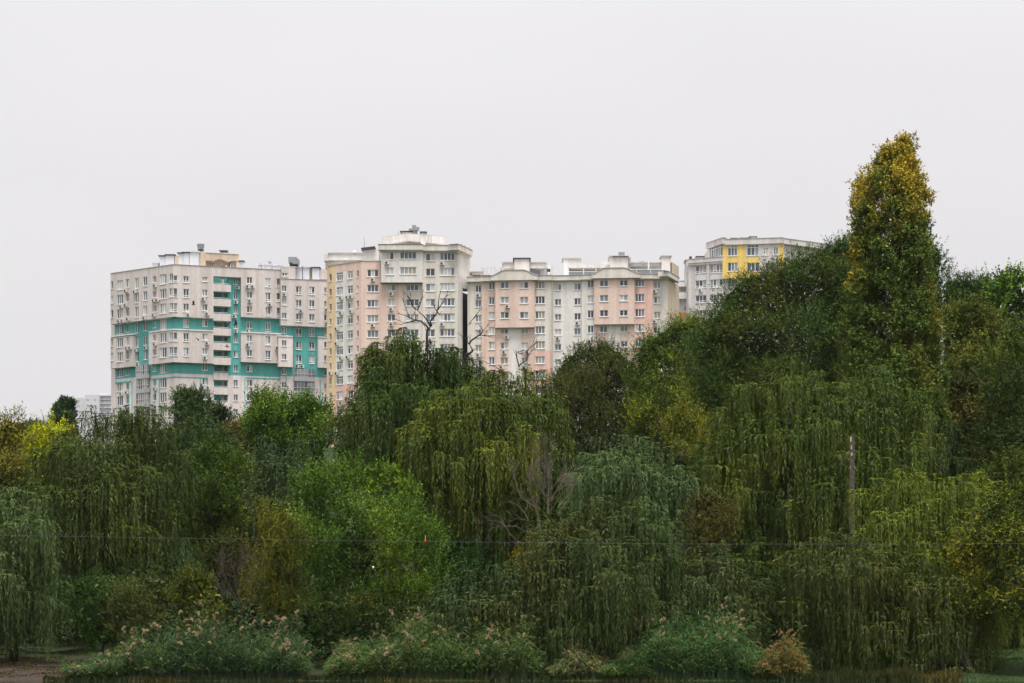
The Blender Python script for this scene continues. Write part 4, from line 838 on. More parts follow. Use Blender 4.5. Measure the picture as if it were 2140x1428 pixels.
bush('yellow green shrub between brownish shrub and bare grey shrub', [(350, 1260), (368, 1205), (392, 1182), (415, 1172), (440, 1190), (458, 1230), (470, 1260)], 1330, 107.5, base=(.085, .10, .02), alt=(.22, .19, .03), altp=.2, group=GB, up=.8)
bush('deep green bush right of the big bright bush', [(880, 1170), (905, 1130), (940, 1105), (975, 1110), (1005, 1140), (1020, 1180)], 1290, 119, base=(.03, .07, .022), altp=0, group=GB, lobe=.9)
bush('dark tangled bush above the middle reeds', [(600, 1290), (650, 1235), (720, 1215), (800, 1225), (850, 1235), (900, 1250), (930, 1290)], 1390, 109, base=(.035, .06, .022), altp=.05, group=GB, lobe=.8, dens=.8)
bush('rusty leaved bush in the shade behind the yellow shrub', [(400, 1170), (420, 1120), (460, 1100), (505, 1105), (540, 1150)], 1240, 117, base=(.07, .04, .025), alt=(.05, .07, .02), altp=.4, group=GB, lobe=.8)
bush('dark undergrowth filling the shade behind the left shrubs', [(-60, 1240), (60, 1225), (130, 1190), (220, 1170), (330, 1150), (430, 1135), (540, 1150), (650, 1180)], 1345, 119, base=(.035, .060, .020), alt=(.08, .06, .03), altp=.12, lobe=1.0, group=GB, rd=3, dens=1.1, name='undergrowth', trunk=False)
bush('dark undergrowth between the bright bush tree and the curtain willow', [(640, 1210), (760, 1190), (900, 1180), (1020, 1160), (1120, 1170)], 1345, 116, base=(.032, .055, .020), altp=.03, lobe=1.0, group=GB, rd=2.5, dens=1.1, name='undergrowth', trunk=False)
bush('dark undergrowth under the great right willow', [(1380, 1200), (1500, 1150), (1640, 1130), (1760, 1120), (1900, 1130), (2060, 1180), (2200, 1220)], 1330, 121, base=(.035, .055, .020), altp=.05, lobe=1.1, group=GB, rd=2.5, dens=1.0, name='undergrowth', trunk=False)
# middle
willow('tall dark weeping willow before the pink and cream towers', [(742, 860), (748, 790), (757, 748), (790, 735), (812, 705), (835, 690), (862, 692), (890, 712), (915, 725), (945, 722), (975, 735), (1000, 765), (1012, 800)], 1010, 150, base=(.066, .102, .032), alt=(.14, .12, .03), altp=.08, mop=1.3, drop=(1.5, 4.1), dens=1.4, r0=.5)
willow('willow with yellowish top in the centre of the photo', [(838, 940), (850, 880), (875, 840), (905, 825), (940, 800), (975, 795), (1010, 780), (1045, 765), (1080, 768), (1110, 778), (1150, 790), (1172, 820), (1190, 870), (1200, 940)], 1150, 126, base=(.094, .120, .038), alt=(.18, .16, .03), altp=.12, mop=1.25, drop=(1.4, 3.8), dens=1.3, r0=.55)
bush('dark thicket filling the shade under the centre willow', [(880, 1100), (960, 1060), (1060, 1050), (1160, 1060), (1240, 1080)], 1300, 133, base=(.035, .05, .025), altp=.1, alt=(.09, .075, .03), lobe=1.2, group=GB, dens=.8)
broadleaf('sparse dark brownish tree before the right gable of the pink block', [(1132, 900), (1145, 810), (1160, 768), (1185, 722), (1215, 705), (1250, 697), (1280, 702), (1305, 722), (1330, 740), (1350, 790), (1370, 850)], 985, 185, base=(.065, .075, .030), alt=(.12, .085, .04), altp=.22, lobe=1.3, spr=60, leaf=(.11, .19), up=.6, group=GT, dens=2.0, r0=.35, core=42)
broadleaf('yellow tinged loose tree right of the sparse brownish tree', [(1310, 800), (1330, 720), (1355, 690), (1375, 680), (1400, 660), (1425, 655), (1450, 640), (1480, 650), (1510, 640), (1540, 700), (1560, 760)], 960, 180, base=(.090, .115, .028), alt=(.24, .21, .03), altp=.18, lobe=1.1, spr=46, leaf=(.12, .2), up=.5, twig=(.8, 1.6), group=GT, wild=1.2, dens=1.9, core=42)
bush('orange yellow shrub between sparse tree and big right willow', [(1360, 920), (1378, 862), (1400, 840), (1422, 822), (1440, 810), (1455, 840), (1475, 870), (1500, 920)], 1060, 150, base=(.13, .12, .03), alt=(.30, .22, .03), altp=.35, up=1.0, lobe=.9, twig=(.7, 1.5), group=GB, spr=30)
broadleaf('dark low tree behind the grey green willow', [(1180, 950), (1230, 905), (1290, 890), (1340, 900), (1400, 915), (1440, 940), (1480, 980)], 1120, 145, base=(.040, .052, .026), altp=.1, alt=(.09, .07, .03), lobe=1.2, spr=32, group=GT, dens=1.4, core=42)
willow('silvery grey green willow in the right centre', [(1190, 1010), (1215, 960), (1250, 935), (1285, 930), (1300, 915), (1340, 920), (1375, 925), (1410, 955), (1440, 985), (1465, 1030)], 1210, 119, base=(.112, .148, .100), altp=.02, mop=1.15, drop=(1.1, 3.0), dens=1.1)
willow('dense curtain willow hanging over the water in the middle front', [(1090, 1180), (1112, 1110), (1140, 1080), (1175, 1075), (1205, 1050), (1235, 1040), (1270, 1050), (1310, 1045), (1350, 1060), (1395, 1085), (1425, 1130), (1445, 1190)], 1420, 108, base=(.074, .098, .050), alt=(.10, .08, .04), altp=.12, mop=1.05, drop=(1.6, 4.3), dens=1.15, r0=.5, rd=3.4)
willow('low drooping willow sapling above the middle reeds', [(900, 1260), (925, 1220), (960, 1205), (1000, 1200), (1030, 1185), (1062, 1180), (1090, 1200), (1110, 1240)], 1330, 107.5, base=(.055, .075, .045), altp=.04, mop=.8, drop=(0.7, 2.0), name='willow_sapling', r0=.12, rd=1.5, strands=9)
bush('small orange yellow bush under the pale dead branches', [(1068, 1165), (1080, 1135), (1100, 1125), (1118, 1150), (1130, 1190)], 1215, 110.6, base=(.34, .22, .02), alt=(.12, .12, .02), altp=.2, group=GB, spr=26, lobe=.5)
bush('russet shrub left of the big right willow', [(1425, 1080), (1445, 1030), (1470, 1010), (1495, 1015), (1515, 1050), (1530, 1100)], 1230, 116, base=(.085, .075, .028), alt=(.17, .10, .03), altp=.25, group=GB, lobe=.7, spr=34)
willow('bushy grey willow left of the lower right curtain', [(1405, 1230), (1425, 1180), (1450, 1150), (1480, 1140), (1520, 1150), (1555, 1170), (1585, 1210), (1605, 1260)], 1370, 109, base=(.072, .092, .050), alt=(.12, .09, .05), altp=.1, mop=.9, drop=(0.7, 2.1), rd=2)
# right
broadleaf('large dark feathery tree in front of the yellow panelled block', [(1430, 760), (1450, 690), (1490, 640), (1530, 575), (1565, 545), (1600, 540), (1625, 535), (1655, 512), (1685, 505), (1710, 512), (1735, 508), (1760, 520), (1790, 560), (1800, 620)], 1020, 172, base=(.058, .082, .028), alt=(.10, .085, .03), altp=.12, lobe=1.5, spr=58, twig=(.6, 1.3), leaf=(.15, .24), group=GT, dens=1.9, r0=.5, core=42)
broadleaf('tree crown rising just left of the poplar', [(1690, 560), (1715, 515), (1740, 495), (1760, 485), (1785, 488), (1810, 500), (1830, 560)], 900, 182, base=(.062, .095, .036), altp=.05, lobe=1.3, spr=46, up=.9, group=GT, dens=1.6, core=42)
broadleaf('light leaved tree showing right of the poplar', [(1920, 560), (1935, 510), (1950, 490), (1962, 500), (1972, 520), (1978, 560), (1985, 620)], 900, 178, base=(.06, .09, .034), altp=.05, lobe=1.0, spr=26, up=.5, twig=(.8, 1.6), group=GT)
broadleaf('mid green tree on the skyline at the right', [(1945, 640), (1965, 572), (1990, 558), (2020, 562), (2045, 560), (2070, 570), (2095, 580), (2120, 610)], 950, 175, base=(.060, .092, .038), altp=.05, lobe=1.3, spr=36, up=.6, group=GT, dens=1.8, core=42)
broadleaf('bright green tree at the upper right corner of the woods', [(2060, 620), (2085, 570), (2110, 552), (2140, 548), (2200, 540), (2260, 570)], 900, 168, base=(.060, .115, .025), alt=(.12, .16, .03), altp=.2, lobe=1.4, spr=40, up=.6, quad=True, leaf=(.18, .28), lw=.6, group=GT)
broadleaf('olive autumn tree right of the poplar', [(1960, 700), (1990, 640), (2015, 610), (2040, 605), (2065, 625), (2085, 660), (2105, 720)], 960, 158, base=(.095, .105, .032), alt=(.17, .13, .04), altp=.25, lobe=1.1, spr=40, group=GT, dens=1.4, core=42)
broadleaf('bare looking brown tree under the olive tree', [(1950, 830), (1975, 780), (2010, 760), (2050, 770), (2080, 820)], 1000, 150, base=(.075, .07, .035), altp=.3, alt=(.12, .08, .04), lobe=1.1, spr=22, group=GT, dens=1.6, core=42)
broadleaf('ochre tree at the right edge below the bright green tree', [(2060, 760), (2085, 690), (2110, 665), (2150, 650), (2200, 660), (2250, 700)], 980, 150, base=(.085, .11, .03), alt=(.20, .16, .04), altp=.25, lobe=1.2, spr=40, group=GT, dens=1.4, core=42)
broadleaf('dark green spreading tree at the right edge', [(2020, 900), (2045, 800), (2075, 760), (2110, 745), (2160, 740), (2240, 760), (2290, 830)], 1100, 132, base=(.050, .075, .024), alt=(.10, .11, .03), altp=.08, lobe=1.2, spr=46, group=GT, up=.2, dens=1.3)
LT = broadleaf('green tree crown low at the right edge', [(2040, 980), (2065, 925), (2100, 915), (2150, 925), (2220, 930), (2260, 980)], 1120, 122, base=(.075, .10, .026), alt=(.15, .14, .03), altp=.1, lobe=1.0, spr=44, group=GT, up=.2, trunk_px=2120)
broadleaf('yellow flecked tree leaning in from the lower right edge', [(1990, 1200), (2010, 1120), (2040, 1050), (2070, 1005), (2110, 985), (2160, 990), (2230, 1010), (2280, 1060)], 1290, 107, base=(.062, .088, .022), alt=(.28, .22, .025), altp=.13, lobe=.9, spr=50, group=GT, up=.1, twig=(.6, 1.1), rd=3, trunk_px=2180)
def taper(v): return .50 if v < .12 else (.78 if v < .25 else 1.0)
POP = [(1745, 900), (1752, 790), (1756, 700), (1765, 640), (1775, 560), (1779, 430), (1783, 372), (1796, 350), (1822, 338), (1845, 305), (1872, 282), (1890, 277), (1905, 288), (1918, 318), (1918, 345), (1938, 362), (1947, 392), (1947, 520), (1945, 620), (1962, 700), (1974, 780), (1985, 880)]
def poplar():
    SEED[0] += 11; seed = SEED[0]; r = np.random.default_rng(seed); D = 146
    root = tree_root('poplar_tree', 'very tall columnar poplar turning gold at the top, rising above all other trees', 'poplar', 1862, D, None)
    ly = [300, 308, 320, 335, 348, 360, 385, 430, 560, 640, 700, 790, 960]; lx = [1877, 1862, 1846, 1830, 1818, 1797, 1784, 1779, 1775, 1765, 1756, 1752, 1742]
    ry = [300, 312, 355, 372, 400, 520, 620, 700, 780, 960]; rx = [1904, 1917, 1919, 1939, 1948, 1948, 1949, 1964, 1976, 1988]
    def span(y): return float(np.interp(y, ly, lx)), float(np.interp(y, ry, rx))
    P_ = []; Dr = []; cen = []; cnt = []; Nr = []
    y = 309.0
    while y < 960:
        a, b = span(y) or (1884, 1896); w = b-a; n = max(2, int(w/19))
        for i in range(n*(3 if y < 600 else 3)):
            t = r.uniform(0, 1); px = a+11+(w-22)*t if w > 30 else (a+b)/2; rdp = min(3.3, w/2*D/F); q = (2*t-1)
            dep = -rdp*math.sqrt(max(0, 1-q*q))*r.uniform(-.9, 1.1); py = y+r.uniform(-9, 9)
            if y < 530 and r.random() < .04: continue
            if y < 560 and abs(q) < .75 and math.sin(px*.09+1)+math.sin(py*.055)+math.sin((px-py)*.05) < -1.35: continue
            c = P(px, py, D+dep); c.x = (px-CX)/F*D; sc = r.uniform(.6, 1.15); ns = int(33*sc*sc); cen.append(tuple(c))
            dr = unit(r.normal(size=(ns, 3))*np.array([1, 1, 1.3])+np.array([0, -.2, .3])); st = np.array(c)+dr*.62*sc*r.uniform(.2, 1, (ns, 1)); nl = 11
            gd = unit(dr*.6+np.array([0, 0, .7])+r.normal(size=(ns, 3))*.3); t_ = (np.arange(nl)[None, :]+r.uniform(0, 1, (ns, nl)))/nl
            pos = st[:, None, :]+gd[:, None, :]*(r.uniform(.3, .7, (ns, 1))*t_)[..., None]
            P_.append(pos.reshape(-1, 3)); Dr.append(unit(gd[:, None, :]*.3+r.normal(size=(ns, nl, 3))).reshape(-1, 3)); cnt.append(ns*nl)
            Nr.append((np.repeat(dr[:, None, :], nl, 1)*.8+np.array([0, 0, .6])+r.normal(size=(ns, nl, 3))*.5).reshape(-1, 3))
        y += 17
    pos = np.concatenate(P_); d = np.concatenate(Dr); n = len(pos)
    ln = r.uniform(.12, .20, n); v, k = leaves(pos, d, unit(np.concatenate(Nr)), ln, ln*1.0, False)
    zt = pos[:, 2].max(); h = np.clip((zt-pos[:, 2])/16.0, 0, 1)
    b = blotch(pos, seed, .9)*1.1+.4*r.normal(size=n); gold = np.clip((b+1.5-3.0*h+.5*np.clip((1815-(CX+pos[:, 0]/pos[:, 1]*F))/40, 0, 1))*1.2, 0, 1)[:, None]
    g = np.array([.078, .122, .018])*(1+.22*r.normal(size=(n, 1))); au = np.array([.40, .29, .025])*(1+.25*r.normal(size=(n, 1))); col = g*(1-gold*.85)+au*gold*.85
    edge = np.clip(blotch(pos, seed+5, .5)-.25, 0, 1)[:, None]; col = col*(1-edge)+edge*np.array([.20, .15, .02])
    col = col*(1+np.repeat(r.normal(size=len(cnt))*.1, cnt)[:, None])
    col = col*1.12
    cr = leaf_mesh('crown', v, k, col, root); cr.location = -root.location; cr['kind'] = 'stuff'; TRI[0] += n*2
    wood(root, [c for c in cen[::max(1, len(cen)//22)]], zt-.5, .5, seed, .02)
poplar()
willow('small dark willow between the poplar and the right edge', [(1915, 960), (1930, 905), (1950, 880), (1980, 878), (2005, 900), (2022, 950)], 1080, 134, base=(.048, .072, .036), altp=.03, mop=1.1, drop=(1.2, 3.0))
willow('great weeping willow filling the right, with a yellowish mid part', [(1462, 960), (1470, 890), (1490, 825), (1530, 812), (1570, 800), (1612, 780), (1630, 755), (1660, 748), (1700, 755), (1725, 775), (1745, 805), (1772, 790), (1800, 765), (1840, 752), (1880, 755), (1910, 772), (1928, 810), (1938, 880), (1950, 960), (1958, 1040)], 1400, 128, base=(.088, .118, .036), alt=(.17, .15, .035), altp=.09, mop=1.3, drop=(1.5, 4.1), dens=1.3, r0=.6, rd=5.8)
willow('light yellow green willow in front at the right', [(1796, 1060), (1806, 1020), (1822, 1000), (1845, 1002), (1870, 985), (1900, 975), (1925, 965), (1945, 990), (1975, 985), (2010, 995), (2040, 985), (2075, 990), (2095, 1030), (2110, 1090)], 1330, 114, base=(.150, .172, .040), alt=(.19, .18, .03), altp=.12, mop=1.1, drop=(1.4, 3.8), dens=1.1, rd=3.5, r0=.45)
FW = willow('front willow with brownish hanging curtains and a forked trunk at the lower right', [(1630, 1240), (1645, 1180), (1670, 1135), (1700, 1128), (1740, 1115), (1780, 1118), (1820, 1130), (1880, 1150), (1940, 1180), (1990, 1220), (2030, 1290), (2045, 1350)], 1425, 107.5, base=(.070, .090, .032), alt=(.10, .08, .035), altp=.14, mop=1.05, drop=(1.4, 3.6), dens=1.05, rd=2.6, r0=.35, trunk_px=1800)
# visible leaning trunks at the lower right
def leaner(root, lines, D):
    o = root.location
    for i, l in enumerate(lines):
        mb = MB(); mb.tube([P(p[0], p[1], D)-o for p in l], [p[2] for p in l], 9); mb.build('stem', M['bark'], root)
leaner(FW, [[(2040, 1440, .40), (2028, 1410, .33), (2014, 1380, .28), (2000, 1350, .22), (1985, 1310, .16)], [(2008, 1370, .12), (2028, 1345, .10), (2048, 1310, .06)]], 105.2)
leaner(FW, [[(1992, 1436, .20), (1984, 1412, .17), (1970, 1395, .14), (1958, 1372, .11), (1945, 1340, .07)]], 105)
leaner(LT, [[(2064, 1372, .16), (2058, 1345, .14), (2052, 1310, .12), (2050, 1250, .09), (2060, 1100, .07)]], 118)
# dead wood
bare('dark dead limbs sticking out of the tall willow before the cream tower', [[(893, 735, .2), (892, 697, .17), (893, 690, .16), (899, 684, .15), (902, 680)], [(902, 682, .14), (899, 672), (907, 662), (913, 655), (916, 640), (917, 625), (922, 604)], [(915, 648, .08), (925, 632), (935, 615)],
      [(920, 660, .07), (909, 645), (907, 638)], [(898, 690, .13), (890, 680), (880, 671), (870, 670), (860, 672), (848, 675), (837, 679)], [(870, 670, .07), (857, 664), (845, 659), (830, 655)], [(857, 664, .04), (850, 650), (843, 630), (840, 622)],
      [(900, 684, .13), (894, 671), (885, 660), (877, 654), (873, 648)], [(873, 648, .07), (877, 640), (881, 625), (885, 605)], [(873, 648, .06), (866, 645), (858, 630), (851, 619)], [(868, 646, .04), (867, 655), (869, 670)]], 149, 'darkwood', thin=.03, twigs=3, gpx=893, seed=5)
bare('crooked black dead branch in the gap left of the pink block', [[(968, 770, .2), (972, 748, .18), (975, 738, .16)], [(972, 742, .17), (985, 737, .15), (988, 733), (984, 725), (980, 718)], [(980, 720, .13), (985, 712), (995, 705), (1003, 700), (1007, 696), (1009, 690), (1003, 681), (1000, 678)],
      [(980, 720, .06), (975, 712), (966, 706)], [(1003, 700, .05), (1015, 703)], [(978, 680, .04), (985, 670), (994, 663)], [(975, 742, .09), (985, 754), (995, 764), (1005, 770), (1017, 778)], [(985, 754, .04), (1000, 750), (1020, 760), (1045, 772)]], 148.5, 'darkwood', thin=.03, twigs=3, gpx=972, seed=6)
bare('short curled dead branch tips above the yellowish topped willow', [[(1098, 790, .1), (1098, 775, .09), (1090, 765)], [(1085, 768, .08), (1080, 748), (1079, 740), (1082, 735), (1096, 737)], [(1083, 738, .06), (1092, 741), (1098, 748)], [(1085, 764, .08), (1095, 757), (1102, 750), (1100, 744)],
      [(1102, 748, .03), (1110, 733), (1122, 713)], [(1098, 736, .02), (1110, 728), (1118, 705)]], 127, 'darkwood', thin=.02, twigs=3, gpx=1098, seed=7)
bare('pale leafless dead tree with upright stems between the centre willows', [[(1125, 1090, .09), (1123, 1075), (1118, 1060), (1110, 1035), (1107, 1010), (1105, 985), (1101, 965)], [(1120, 1062, .07), (1103, 1050), (1090, 1040), (1082, 1025), (1078, 1010), (1075, 990), (1078, 972)], [(1145, 1075, .10), (1146, 1040), (1147, 1010), (1148, 980), (1151, 945)],
      [(1145, 1050, .05), (1135, 1030), (1125, 1015), (1120, 1000), (1119, 975)], [(1150, 1048, .05), (1160, 1030), (1168, 1018), (1180, 1003), (1190, 985), (1200, 960)], [(1155, 1018, .04), (1168, 1004), (1190, 1010)], [(1165, 1062, .05), (1180, 1045), (1193, 1030), (1197, 1012)],
      [(1140, 1040, .04), (1130, 1000), (1128, 970), (1120, 940)], [(1147, 1000, .035), (1140, 965), (1135, 935)], [(1136, 1030, .04), (1138, 990), (1144, 950)], [(1107, 1010, .03), (1115, 985), (1122, 960)]], 110.8, 'deadwood', thin=.014, twigs=16, gpx=1135, seed=8, rough_r=.6)
bare('pale fallen dead branches spreading left above the orange bush', [[(1127, 1172, .05), (1105, 1150), (1080, 1130), (1065, 1115), (1055, 1100), (1045, 1082), (1040, 1078), (1020, 1078)], [(1058, 1100, .03), (1035, 1100), (1022, 1115), (1020, 1137)], [(1057, 1100, .035), (1080, 1100), (1095, 1110), (1105, 1113)],
      [(1104, 1088, .04), (1095, 1070), (1080, 1055), (1065, 1049), (1050, 1050)], [(1103, 1088, .03), (1080, 1084), (1060, 1092)], [(1060, 1102, .03), (1040, 1090), (1020, 1088), (1010, 1095)]], 109.6, 'deadwood', thin=.012, twigs=5, gpx=1127, seed=9, rough_r=.5)
bare('grey brown leafless shrub left of the bright bush', [[(505, 1320, .05), (503, 1280), (498, 1240), (490, 1200), (480, 1160)], [(504, 1290, .04), (515, 1250), (525, 1210), (530, 1165)], [(503, 1270, .04), (485, 1235), (470, 1205), (460, 1170)], [(505, 1280, .035), (535, 1240), (550, 1200), (555, 1170)], [(500, 1240, .03), (505, 1200), (508, 1150)], [(490, 1250, .03), (465, 1235), (450, 1215)], [(515, 1250, .03), (540, 1215), (542, 1180)]],
     108, 'greywood', thin=.009, twigs=40, gpx=505, seed=10, rough_r=.4, name='leafless_shrub', cat='shrub')
bare('small broken pale branch stub high inside the great right willow', [[(1650, 885, .10), (1647, 868, .12), (1645, 853, .12)], [(1645, 853, .09), (1655, 851), (1668, 856), (1676, 859)]], 122.4, 'bark', thin=.04, twigs=0, gpx=1660, seed=11, back=7, rough_r=.9)

# ---------------------------------------------------------------- reeds
def plume_mesh(seed):
    r = np.random.default_rng(seed); n = 110; t = r.uniform(0, 1, n)
    ax = np.stack([.17*t**1.4, np.zeros(n), .26*t-.15*t*t], 1); base = ax; d = unit(np.stack([.75+r.normal(size=n)*.5, r.normal(size=n)*.5, -.35+r.normal(size=n)*.6], 1)); ln = r.uniform(.07, .15, n)*(1.15-.6*t)
    v, k = leaves(base, d, unit(r.normal(size=(n, 3))), ln, ln*.35, False)
    me = bpy.data.meshes.new('plume'); me.from_pydata(v.tolist(), [], [(3*i, 3*i+1, 3*i+2) for i in range(n)]); me.materials.append(M['plume']); return me
M['plume'] = mat('reed_plume', (.36, .27, .15), .95, noise=.3, scale=12, spec=.1)
M['plume_rust'] = mat('reed_plume_rust', (.30, .17, .085), .95, noise=.3, scale=12, spec=.1)
PL = [plume_mesh(40+i) for i in range(4)]; PLR = []
for i in range(3): m_ = PL[i].copy(); m_.materials.clear(); m_.materials.append(M['plume_rust']); PLR.append(m_)
def reeds(label, prof, D0, D1, n, nplume, base=(.055, .105, .062), alt=(.16, .14, .06), altp=.06, plumes=None, seed=1, arc=1.0, low=0):
    r = np.random.default_rng(seed); top, x0, x1 = prof_fn(prof); Dm = (D0+D1)/2
    root = empty('reed_bed', ((((x0+x1)/2)-CX)/F*Dm, Dm, ground(0, Dm)), label, 'reeds', 'reed beds at the water line')
    a = r.uniform(0, 1, n); D = D0+(D1-D0)*r.uniform(0, 1, n); px = x0+(x1-x0)*a
    front = (D-D0)/(D1-D0)
    gz = np.interp(D, _tx, _tz); ht = (CAMZ+(HY-top(px))/F*D-gz)*(.55+.45*front)*r.uniform(.5, 1.15, n)*(1+.18*np.sin(px*.085+seed)+.13*np.sin(px*.037+seed*2))
    ht = np.maximum(ht, .4); x = (px-CX)/F*D
    lean = np.stack([r.normal(size=n)*.16, r.normal(size=n)*.1-.05], 1)*arc
    tipx = x+lean[:, 0]*ht; tipy = D+lean[:, 1]*ht
    V = []; C = []
    def seg(p0, p1, w):
        s = np.array([1., 0, 0])*w; return np.stack([p0-s, p0+s, p1], 1).reshape(-1, 3)
    P0 = np.stack([x, D, gz], 1); P1 = np.stack([tipx, tipy, gz+ht*.97], 1)
    V.append(seg(P0, P1, .014)); C.append(np.tile(np.array(base)*1.1, (n, 1)))
    nb = 11
    for k in range(nb):
        f = .25+.75*(k+r.uniform(0, 1, n))/nb; b = P0+(P1-P0)*f[:, None]; az = r.uniform(0, 6.283, n); l = r.uniform(.35, .75, n)
        o = np.stack([np.cos(az), np.sin(az)*.8, np.zeros(n)], 1); upv = np.array([0, 0, 1.])
        m1 = b+o*l[:, None]*.45+upv*l[:, None]*.35; tip = m1+o*l[:, None]*.45-upv*l[:, None]*r.uniform(0, .35, n)[:, None]
        sd_ = unit(np.cross(o, r.normal(size=(n, 3))*.5+np.array([0, -.6, 1.])))*.022
        V.append(np.stack([b-sd_*.4, b+sd_*.4, m1+sd_], 1).reshape(-1, 3)); V.append(np.stack([b, m1+sd_, m1-sd_], 1).reshape(-1, 3)); V.append(np.stack([m1-sd_, m1+sd_, tip], 1).reshape(-1, 3))
        c = colours(b, None, base, alt, altp, seed+k)*np.array([1.3, 1.38, 1.35]); C += [c, c, c]
    v = np.concatenate(V); c = np.concatenate(C); o = leaf_mesh('reed_leaves', v, 3, c, root); o.location = -root.location; o['kind'] = 'stuff'; TRI[0] += len(c)
    idx = r.permutation(np.argsort(-(ht/np.maximum(.5, CAMZ+(HY-top(px))/F*D-gz)+(1-front)*.45+r.uniform(0, .35, n)))[:nplume*4])[:nplume]
    src = plumes or PL
    for i in idx:
        p = bpy.data.objects.new('plume', src[int(r.integers(len(src)))]); COL.objects.link(p); p.parent = root
        p.location = Vector((tipx[i], tipy[i], gz[i]+ht[i]*.95))-root.location; s_ = r.uniform(.9, 1.5); p.scale = (s_, s_, s_)
        p.rotation_euler = (r.normal()*.2, r.normal()*.25, (0 if r.random() < .6 else 3.14)+r.normal()*.6)
reeds('dark reed bed with pale plumes at the lower left', [(140, 1398), (185, 1380), (225, 1368), (262, 1350), (292, 1314), (330, 1300), (380, 1290), (430, 1283), (480, 1292), (530, 1295), (570, 1304), (605, 1320), (632, 1350), (640, 1385)], 102.7, 107, 1900, 95, seed=21, base=(.036, .066, .030))
reeds('broad reed bed with many tan plumes at the bottom centre', [(695, 1385), (715, 1360), (760, 1335), (800, 1318), (845, 1290), (880, 1285), (930, 1292), (1000, 1292), (1060, 1290), (1105, 1300), (1120, 1340)], 102.7, 107, 2100, 130, seed=22, base=(.060, .092, .034))
reeds('tall lush green reed bed right of the curtain willow', [(1262, 1400), (1300, 1365), (1335, 1318), (1370, 1288), (1405, 1276), (1450, 1272), (1490, 1276), (1530, 1292), (1565, 1322), (1592, 1370), (1600, 1400)], 102.7, 107, 2300, 70, seed=23, base=(.052, .100, .042))
reeds('rusty orange reed tuft at the foot of the front right willow', [(1578, 1412), (1595, 1372), (1612, 1350), (1635, 1335), (1648, 1322), (1662, 1350), (1675, 1380), (1680, 1405)], 102.7, 104.8, 260, 60, seed=24, base=(.085, .085, .035), alt=(.17, .10, .04), altp=.35, plumes=PLR)
reeds('thin grey reed patch below the curtain willow', [(1160, 1400), (1175, 1372), (1200, 1355), (1230, 1360), (1255, 1375), (1270, 1400)], 102.7, 104.8, 420, 22, seed=25, base=(.085, .10, .065), alt=(.16, .12, .07), altp=.25)
reeds('bright fine grass clump in front of the lush reed bed', [(1262, 1412), (1280, 1382), (1305, 1368), (1335, 1376), (1355, 1400)], 102.6, 104, 900, 0, seed=26, base=(.055, .095, .035))
# low growth
def ground_cover(label, x0, x1, D0, D1, n, h, base, alt, altp, seed, name='grass_cover', w=.02):
    r = np.random.default_rng(seed); D = r.uniform(D0, D1, n); px = r.uniform(x0, x1, n); x = (px-CX)/F*D; gz = np.interp(D, _tx, _tz)
    gz = gz+np.where(D > 104.5, .10*np.sin(x*.9+D*.35)+.07*np.sin(x*2.1-D*1.3)+.05*np.sin(x*.31+2)*np.cos(D*.7), 0)-.02
    cl = .4+.6*np.clip(blotch(np.stack([x, D, x*0], 1), seed, 1.8)+.6, 0, 1.3); hh = h*cl*r.uniform(.5, 1.2, n)
    b = np.stack([x, D, gz], 1); t = b+np.stack([r.normal(size=n)*.4, r.normal(size=n)*.4, np.ones(n)], 1)*hh[:, None]; s = np.stack([r.normal(size=n), r.normal(size=n)*.4, np.zeros(n)], 1); s = unit(s)*w
    v = np.stack([b-s, b+s, t], 1).reshape(-1, 3); c = colours(b, None, base, alt, altp, seed)
    o = leaf_mesh(name, v, 3, c, None); tag(o, label, 'grass', kind='stuff'); TRI[0] += n
ground_cover('dry orange and green grass fringe along the left water line', 90, 720, 102.3, 103.6, 6000, .34, (.035, .055, .02), (.12, .075, .03), .12, 31)
ground_cover('grass fringe along the middle and right water line', 720, 1700, 102.3, 103.6, 6000, .3, (.035, .06, .02), (.15, .11, .05), .25, 32)
ground_cover('rank weeds and dry stalks at the foot of the front right willow', 1640, 2010, 102.3, 105.4, 12000, .55, (.05, .065, .025), (.13, .09, .04), .3, 35)
ground_cover('short green lawn under the trees at the lower right', 1880, 2300, 102.4, 150, 26000, .14, (.050, .10, .025), (.09, .10, .03), .15, 33, w=.03)
ground_cover('sparse weeds and fallen leaves on the bare bank at the lower left', -100, 200, 104, 128, 16000, .10, (.07, .07, .03), (.15, .09, .05), .4, 34, w=.03)

# ---------------------------------------------------------------- pole, wire, floats, birds
pr = tree_root('utility_pole', 'old weathered wooden pole without wires in front of the great right willow', 'pole', 1780, 118.5, None)
zt_ = P(1780, 913, 118.5).z-pr.location.z
M['pole'] = mat('weathered_pole', (.10, .075, .065), .9, noise=.5, scale=5, bump=.4); M['peel'] = mat('peeling_grey_wood', (.40, .36, .33), .9, noise=.3, scale=9)
mb = MB(); mb.prism([(-.13, -.12), (.13, -.12), (.11, .12), (-.11, .12)], -.2, zt_); s_ = mb.build('pole_shaft', M['pole'], pr)
for i, (z, w_, h_) in enumerate(((zt_-.30, .12, .28), (zt_-.75, .08, .22), (zt_-1.12, .13, .16), (zt_-1.9, .05, .12), (zt_-3.3, .04, .10), (zt_-4.6, .03, .12))):
    mb = MB().box(-.125+.05*(i*i % 3), -.125+.05*(i*i % 3)+w_*.8, -.136, -.121, z, z+h_); mb.build('peeling_patch', M['peel'], pr)
for z in np.arange(1.0, zt_, .62): mb = MB().box(-.136, .136, -.13, .13, z, z+.02); mb.build('wire_band', M['dark'], pr)
wire = MB(); D_ = 100.0; pts = []
for i in range(49):
    px = -60+2260*i/48; t = i/48; y = 1118+20*math.sin(min(1, t*1.18)*math.pi/2)-2*max(0, t-.7)*3; pts.append(P(px, y, D_))
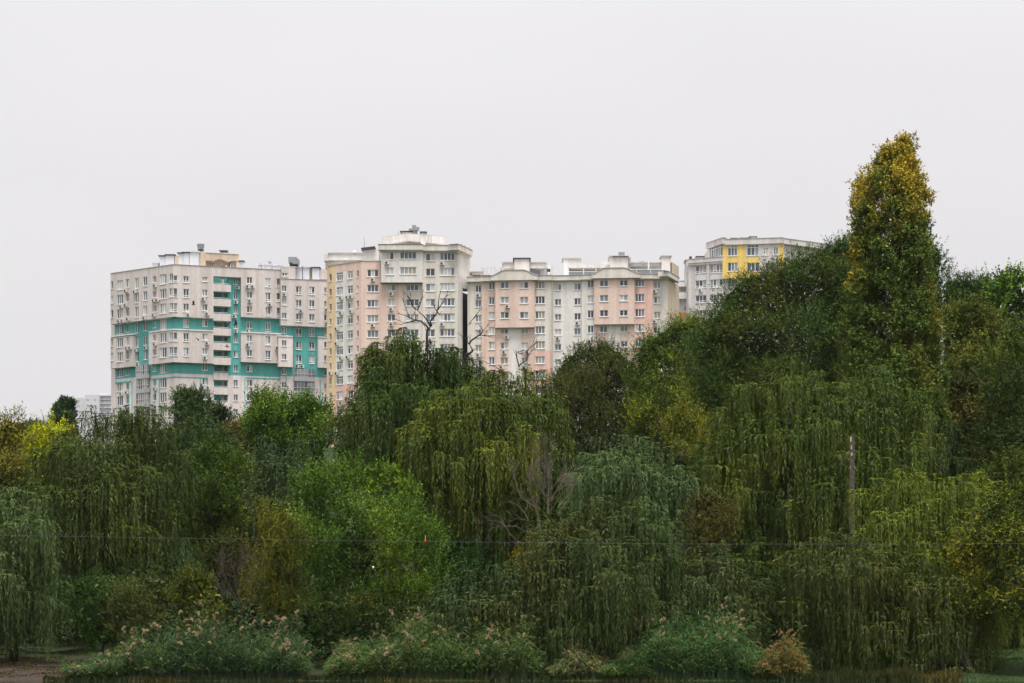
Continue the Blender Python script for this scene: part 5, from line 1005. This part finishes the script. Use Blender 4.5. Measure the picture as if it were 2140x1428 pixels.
wire.tube(pts, [.0065]*49, 4); M['cable'] = mat('cable', (.085, .09, .10), .9)
tag(wire.build('overhead_wire', M['cable']), 'thin wire strung across the whole width in front of the trees', 'wire')
M['red'] = mat('float_red', (.75, .06, .03), .4); M['fw'] = mat('float_white', (.8, .8, .8), .5)
fr = empty('fishing_float', P(889, 1134, 100), 'tiny red float caught on the long wire', 'float')
MB().cyl((0, 0), .015, 0, .08, 10, .05).cyl((0, 0), .05, .081, .2, 10, .015).build('float_body', M['red'], fr); MB().cyl((0, 0), .008, .201, .36, 6).build('antenna', M['fw'], fr)
fr = empty('fishing_float', P(780, 1189, 105.8), 'small white float hanging in front of the bright green bush tree', 'float')
MB().cyl((0, 0), .02, 0, .08, 10, .06).cyl((0, 0), .06, .081, .14, 10, .03).build('float_body', M['fw'], fr); MB().cyl((0, 0), .008, .141, .3, 6).build('antenna', M['dark'], fr)
M['bird_dark'] = mat('dark_feathers', (.03, .03, .035), .7); M['bird_white'] = mat('white_feathers', (.75, .74, .72), .7); M['bird_grey'] = mat('grey_feathers', (.30, .30, .31), .7)
def bird(label, px, py, D, m, yaw, roll, up, head=None, s=1.0):
    root = empty('bird', P(px, py, D), label, 'bird', 'birds flying before the turquoise block'); root.rotation_euler = (roll, 0, yaw); root.scale = (s, s, s)
    b = MB(); b.tube([(-.22, 0, 0), (-.15, 0, .01), (-.02, 0, 0), (.10, 0, .015), (.16, 0, .03)], [.012, .05, .075, .055, .03], 8); b.poly([(-.18, .03, 0), (-.18, -.03, 0), (-.36, -.08, 0), (-.38, 0, .01), (-.36, .08, 0)])
    b.build('body', M[m], root)
    h = MB(); h.tube([(.14, 0, .03), (.17, 0, .045), (.21, 0, .04), (.235, 0, .03), (.26, 0, .025)], [.03, .038, .032, .012, .003], 7); h.build('head', M[head or m], root)
    for sg_ in (-1, 1):
        w = MB(); up_ = up
        a = [(.09, 0, .03), (.12, .20*sg_, .03+.20*up_), (.05, .46*sg_, .03+.42*up_), (-.05, .45*sg_, .03+.40*up_), (-.10, .22*sg_, .03+.19*up_), (-.09, 0, .02)]
        w.poly(a); w.poly([(p[0], p[1], p[2]-.012) for p in a][::-1]); w.build('wing', M[m], root)
bird('dark bird with raised wings at the level of the top windows', 404, 637, 250, 'bird_dark', .3, .15, 1.1)
bird('white bird gliding beside the second beige band', 413, 708, 250, 'bird_white', 2.9, .3, -.3, 'bird_grey')
bird('dark bird with a pale head in front of the turquoise balcony', 477, 677, 245, 'bird_dark', .6, .3, .5, 'bird_white', 1.1)
bird('dark bird before the turquoise window strip', 492, 679, 250, 'bird_dark', .4, -.3, .9, None, 1.1)
bird('lowest black bird, against the beige balcony parapet', 475, 725, 250, 'bird_dark', .5, .5, .25, None, 1.1)
print('LEAF TRIS', TRI[0])
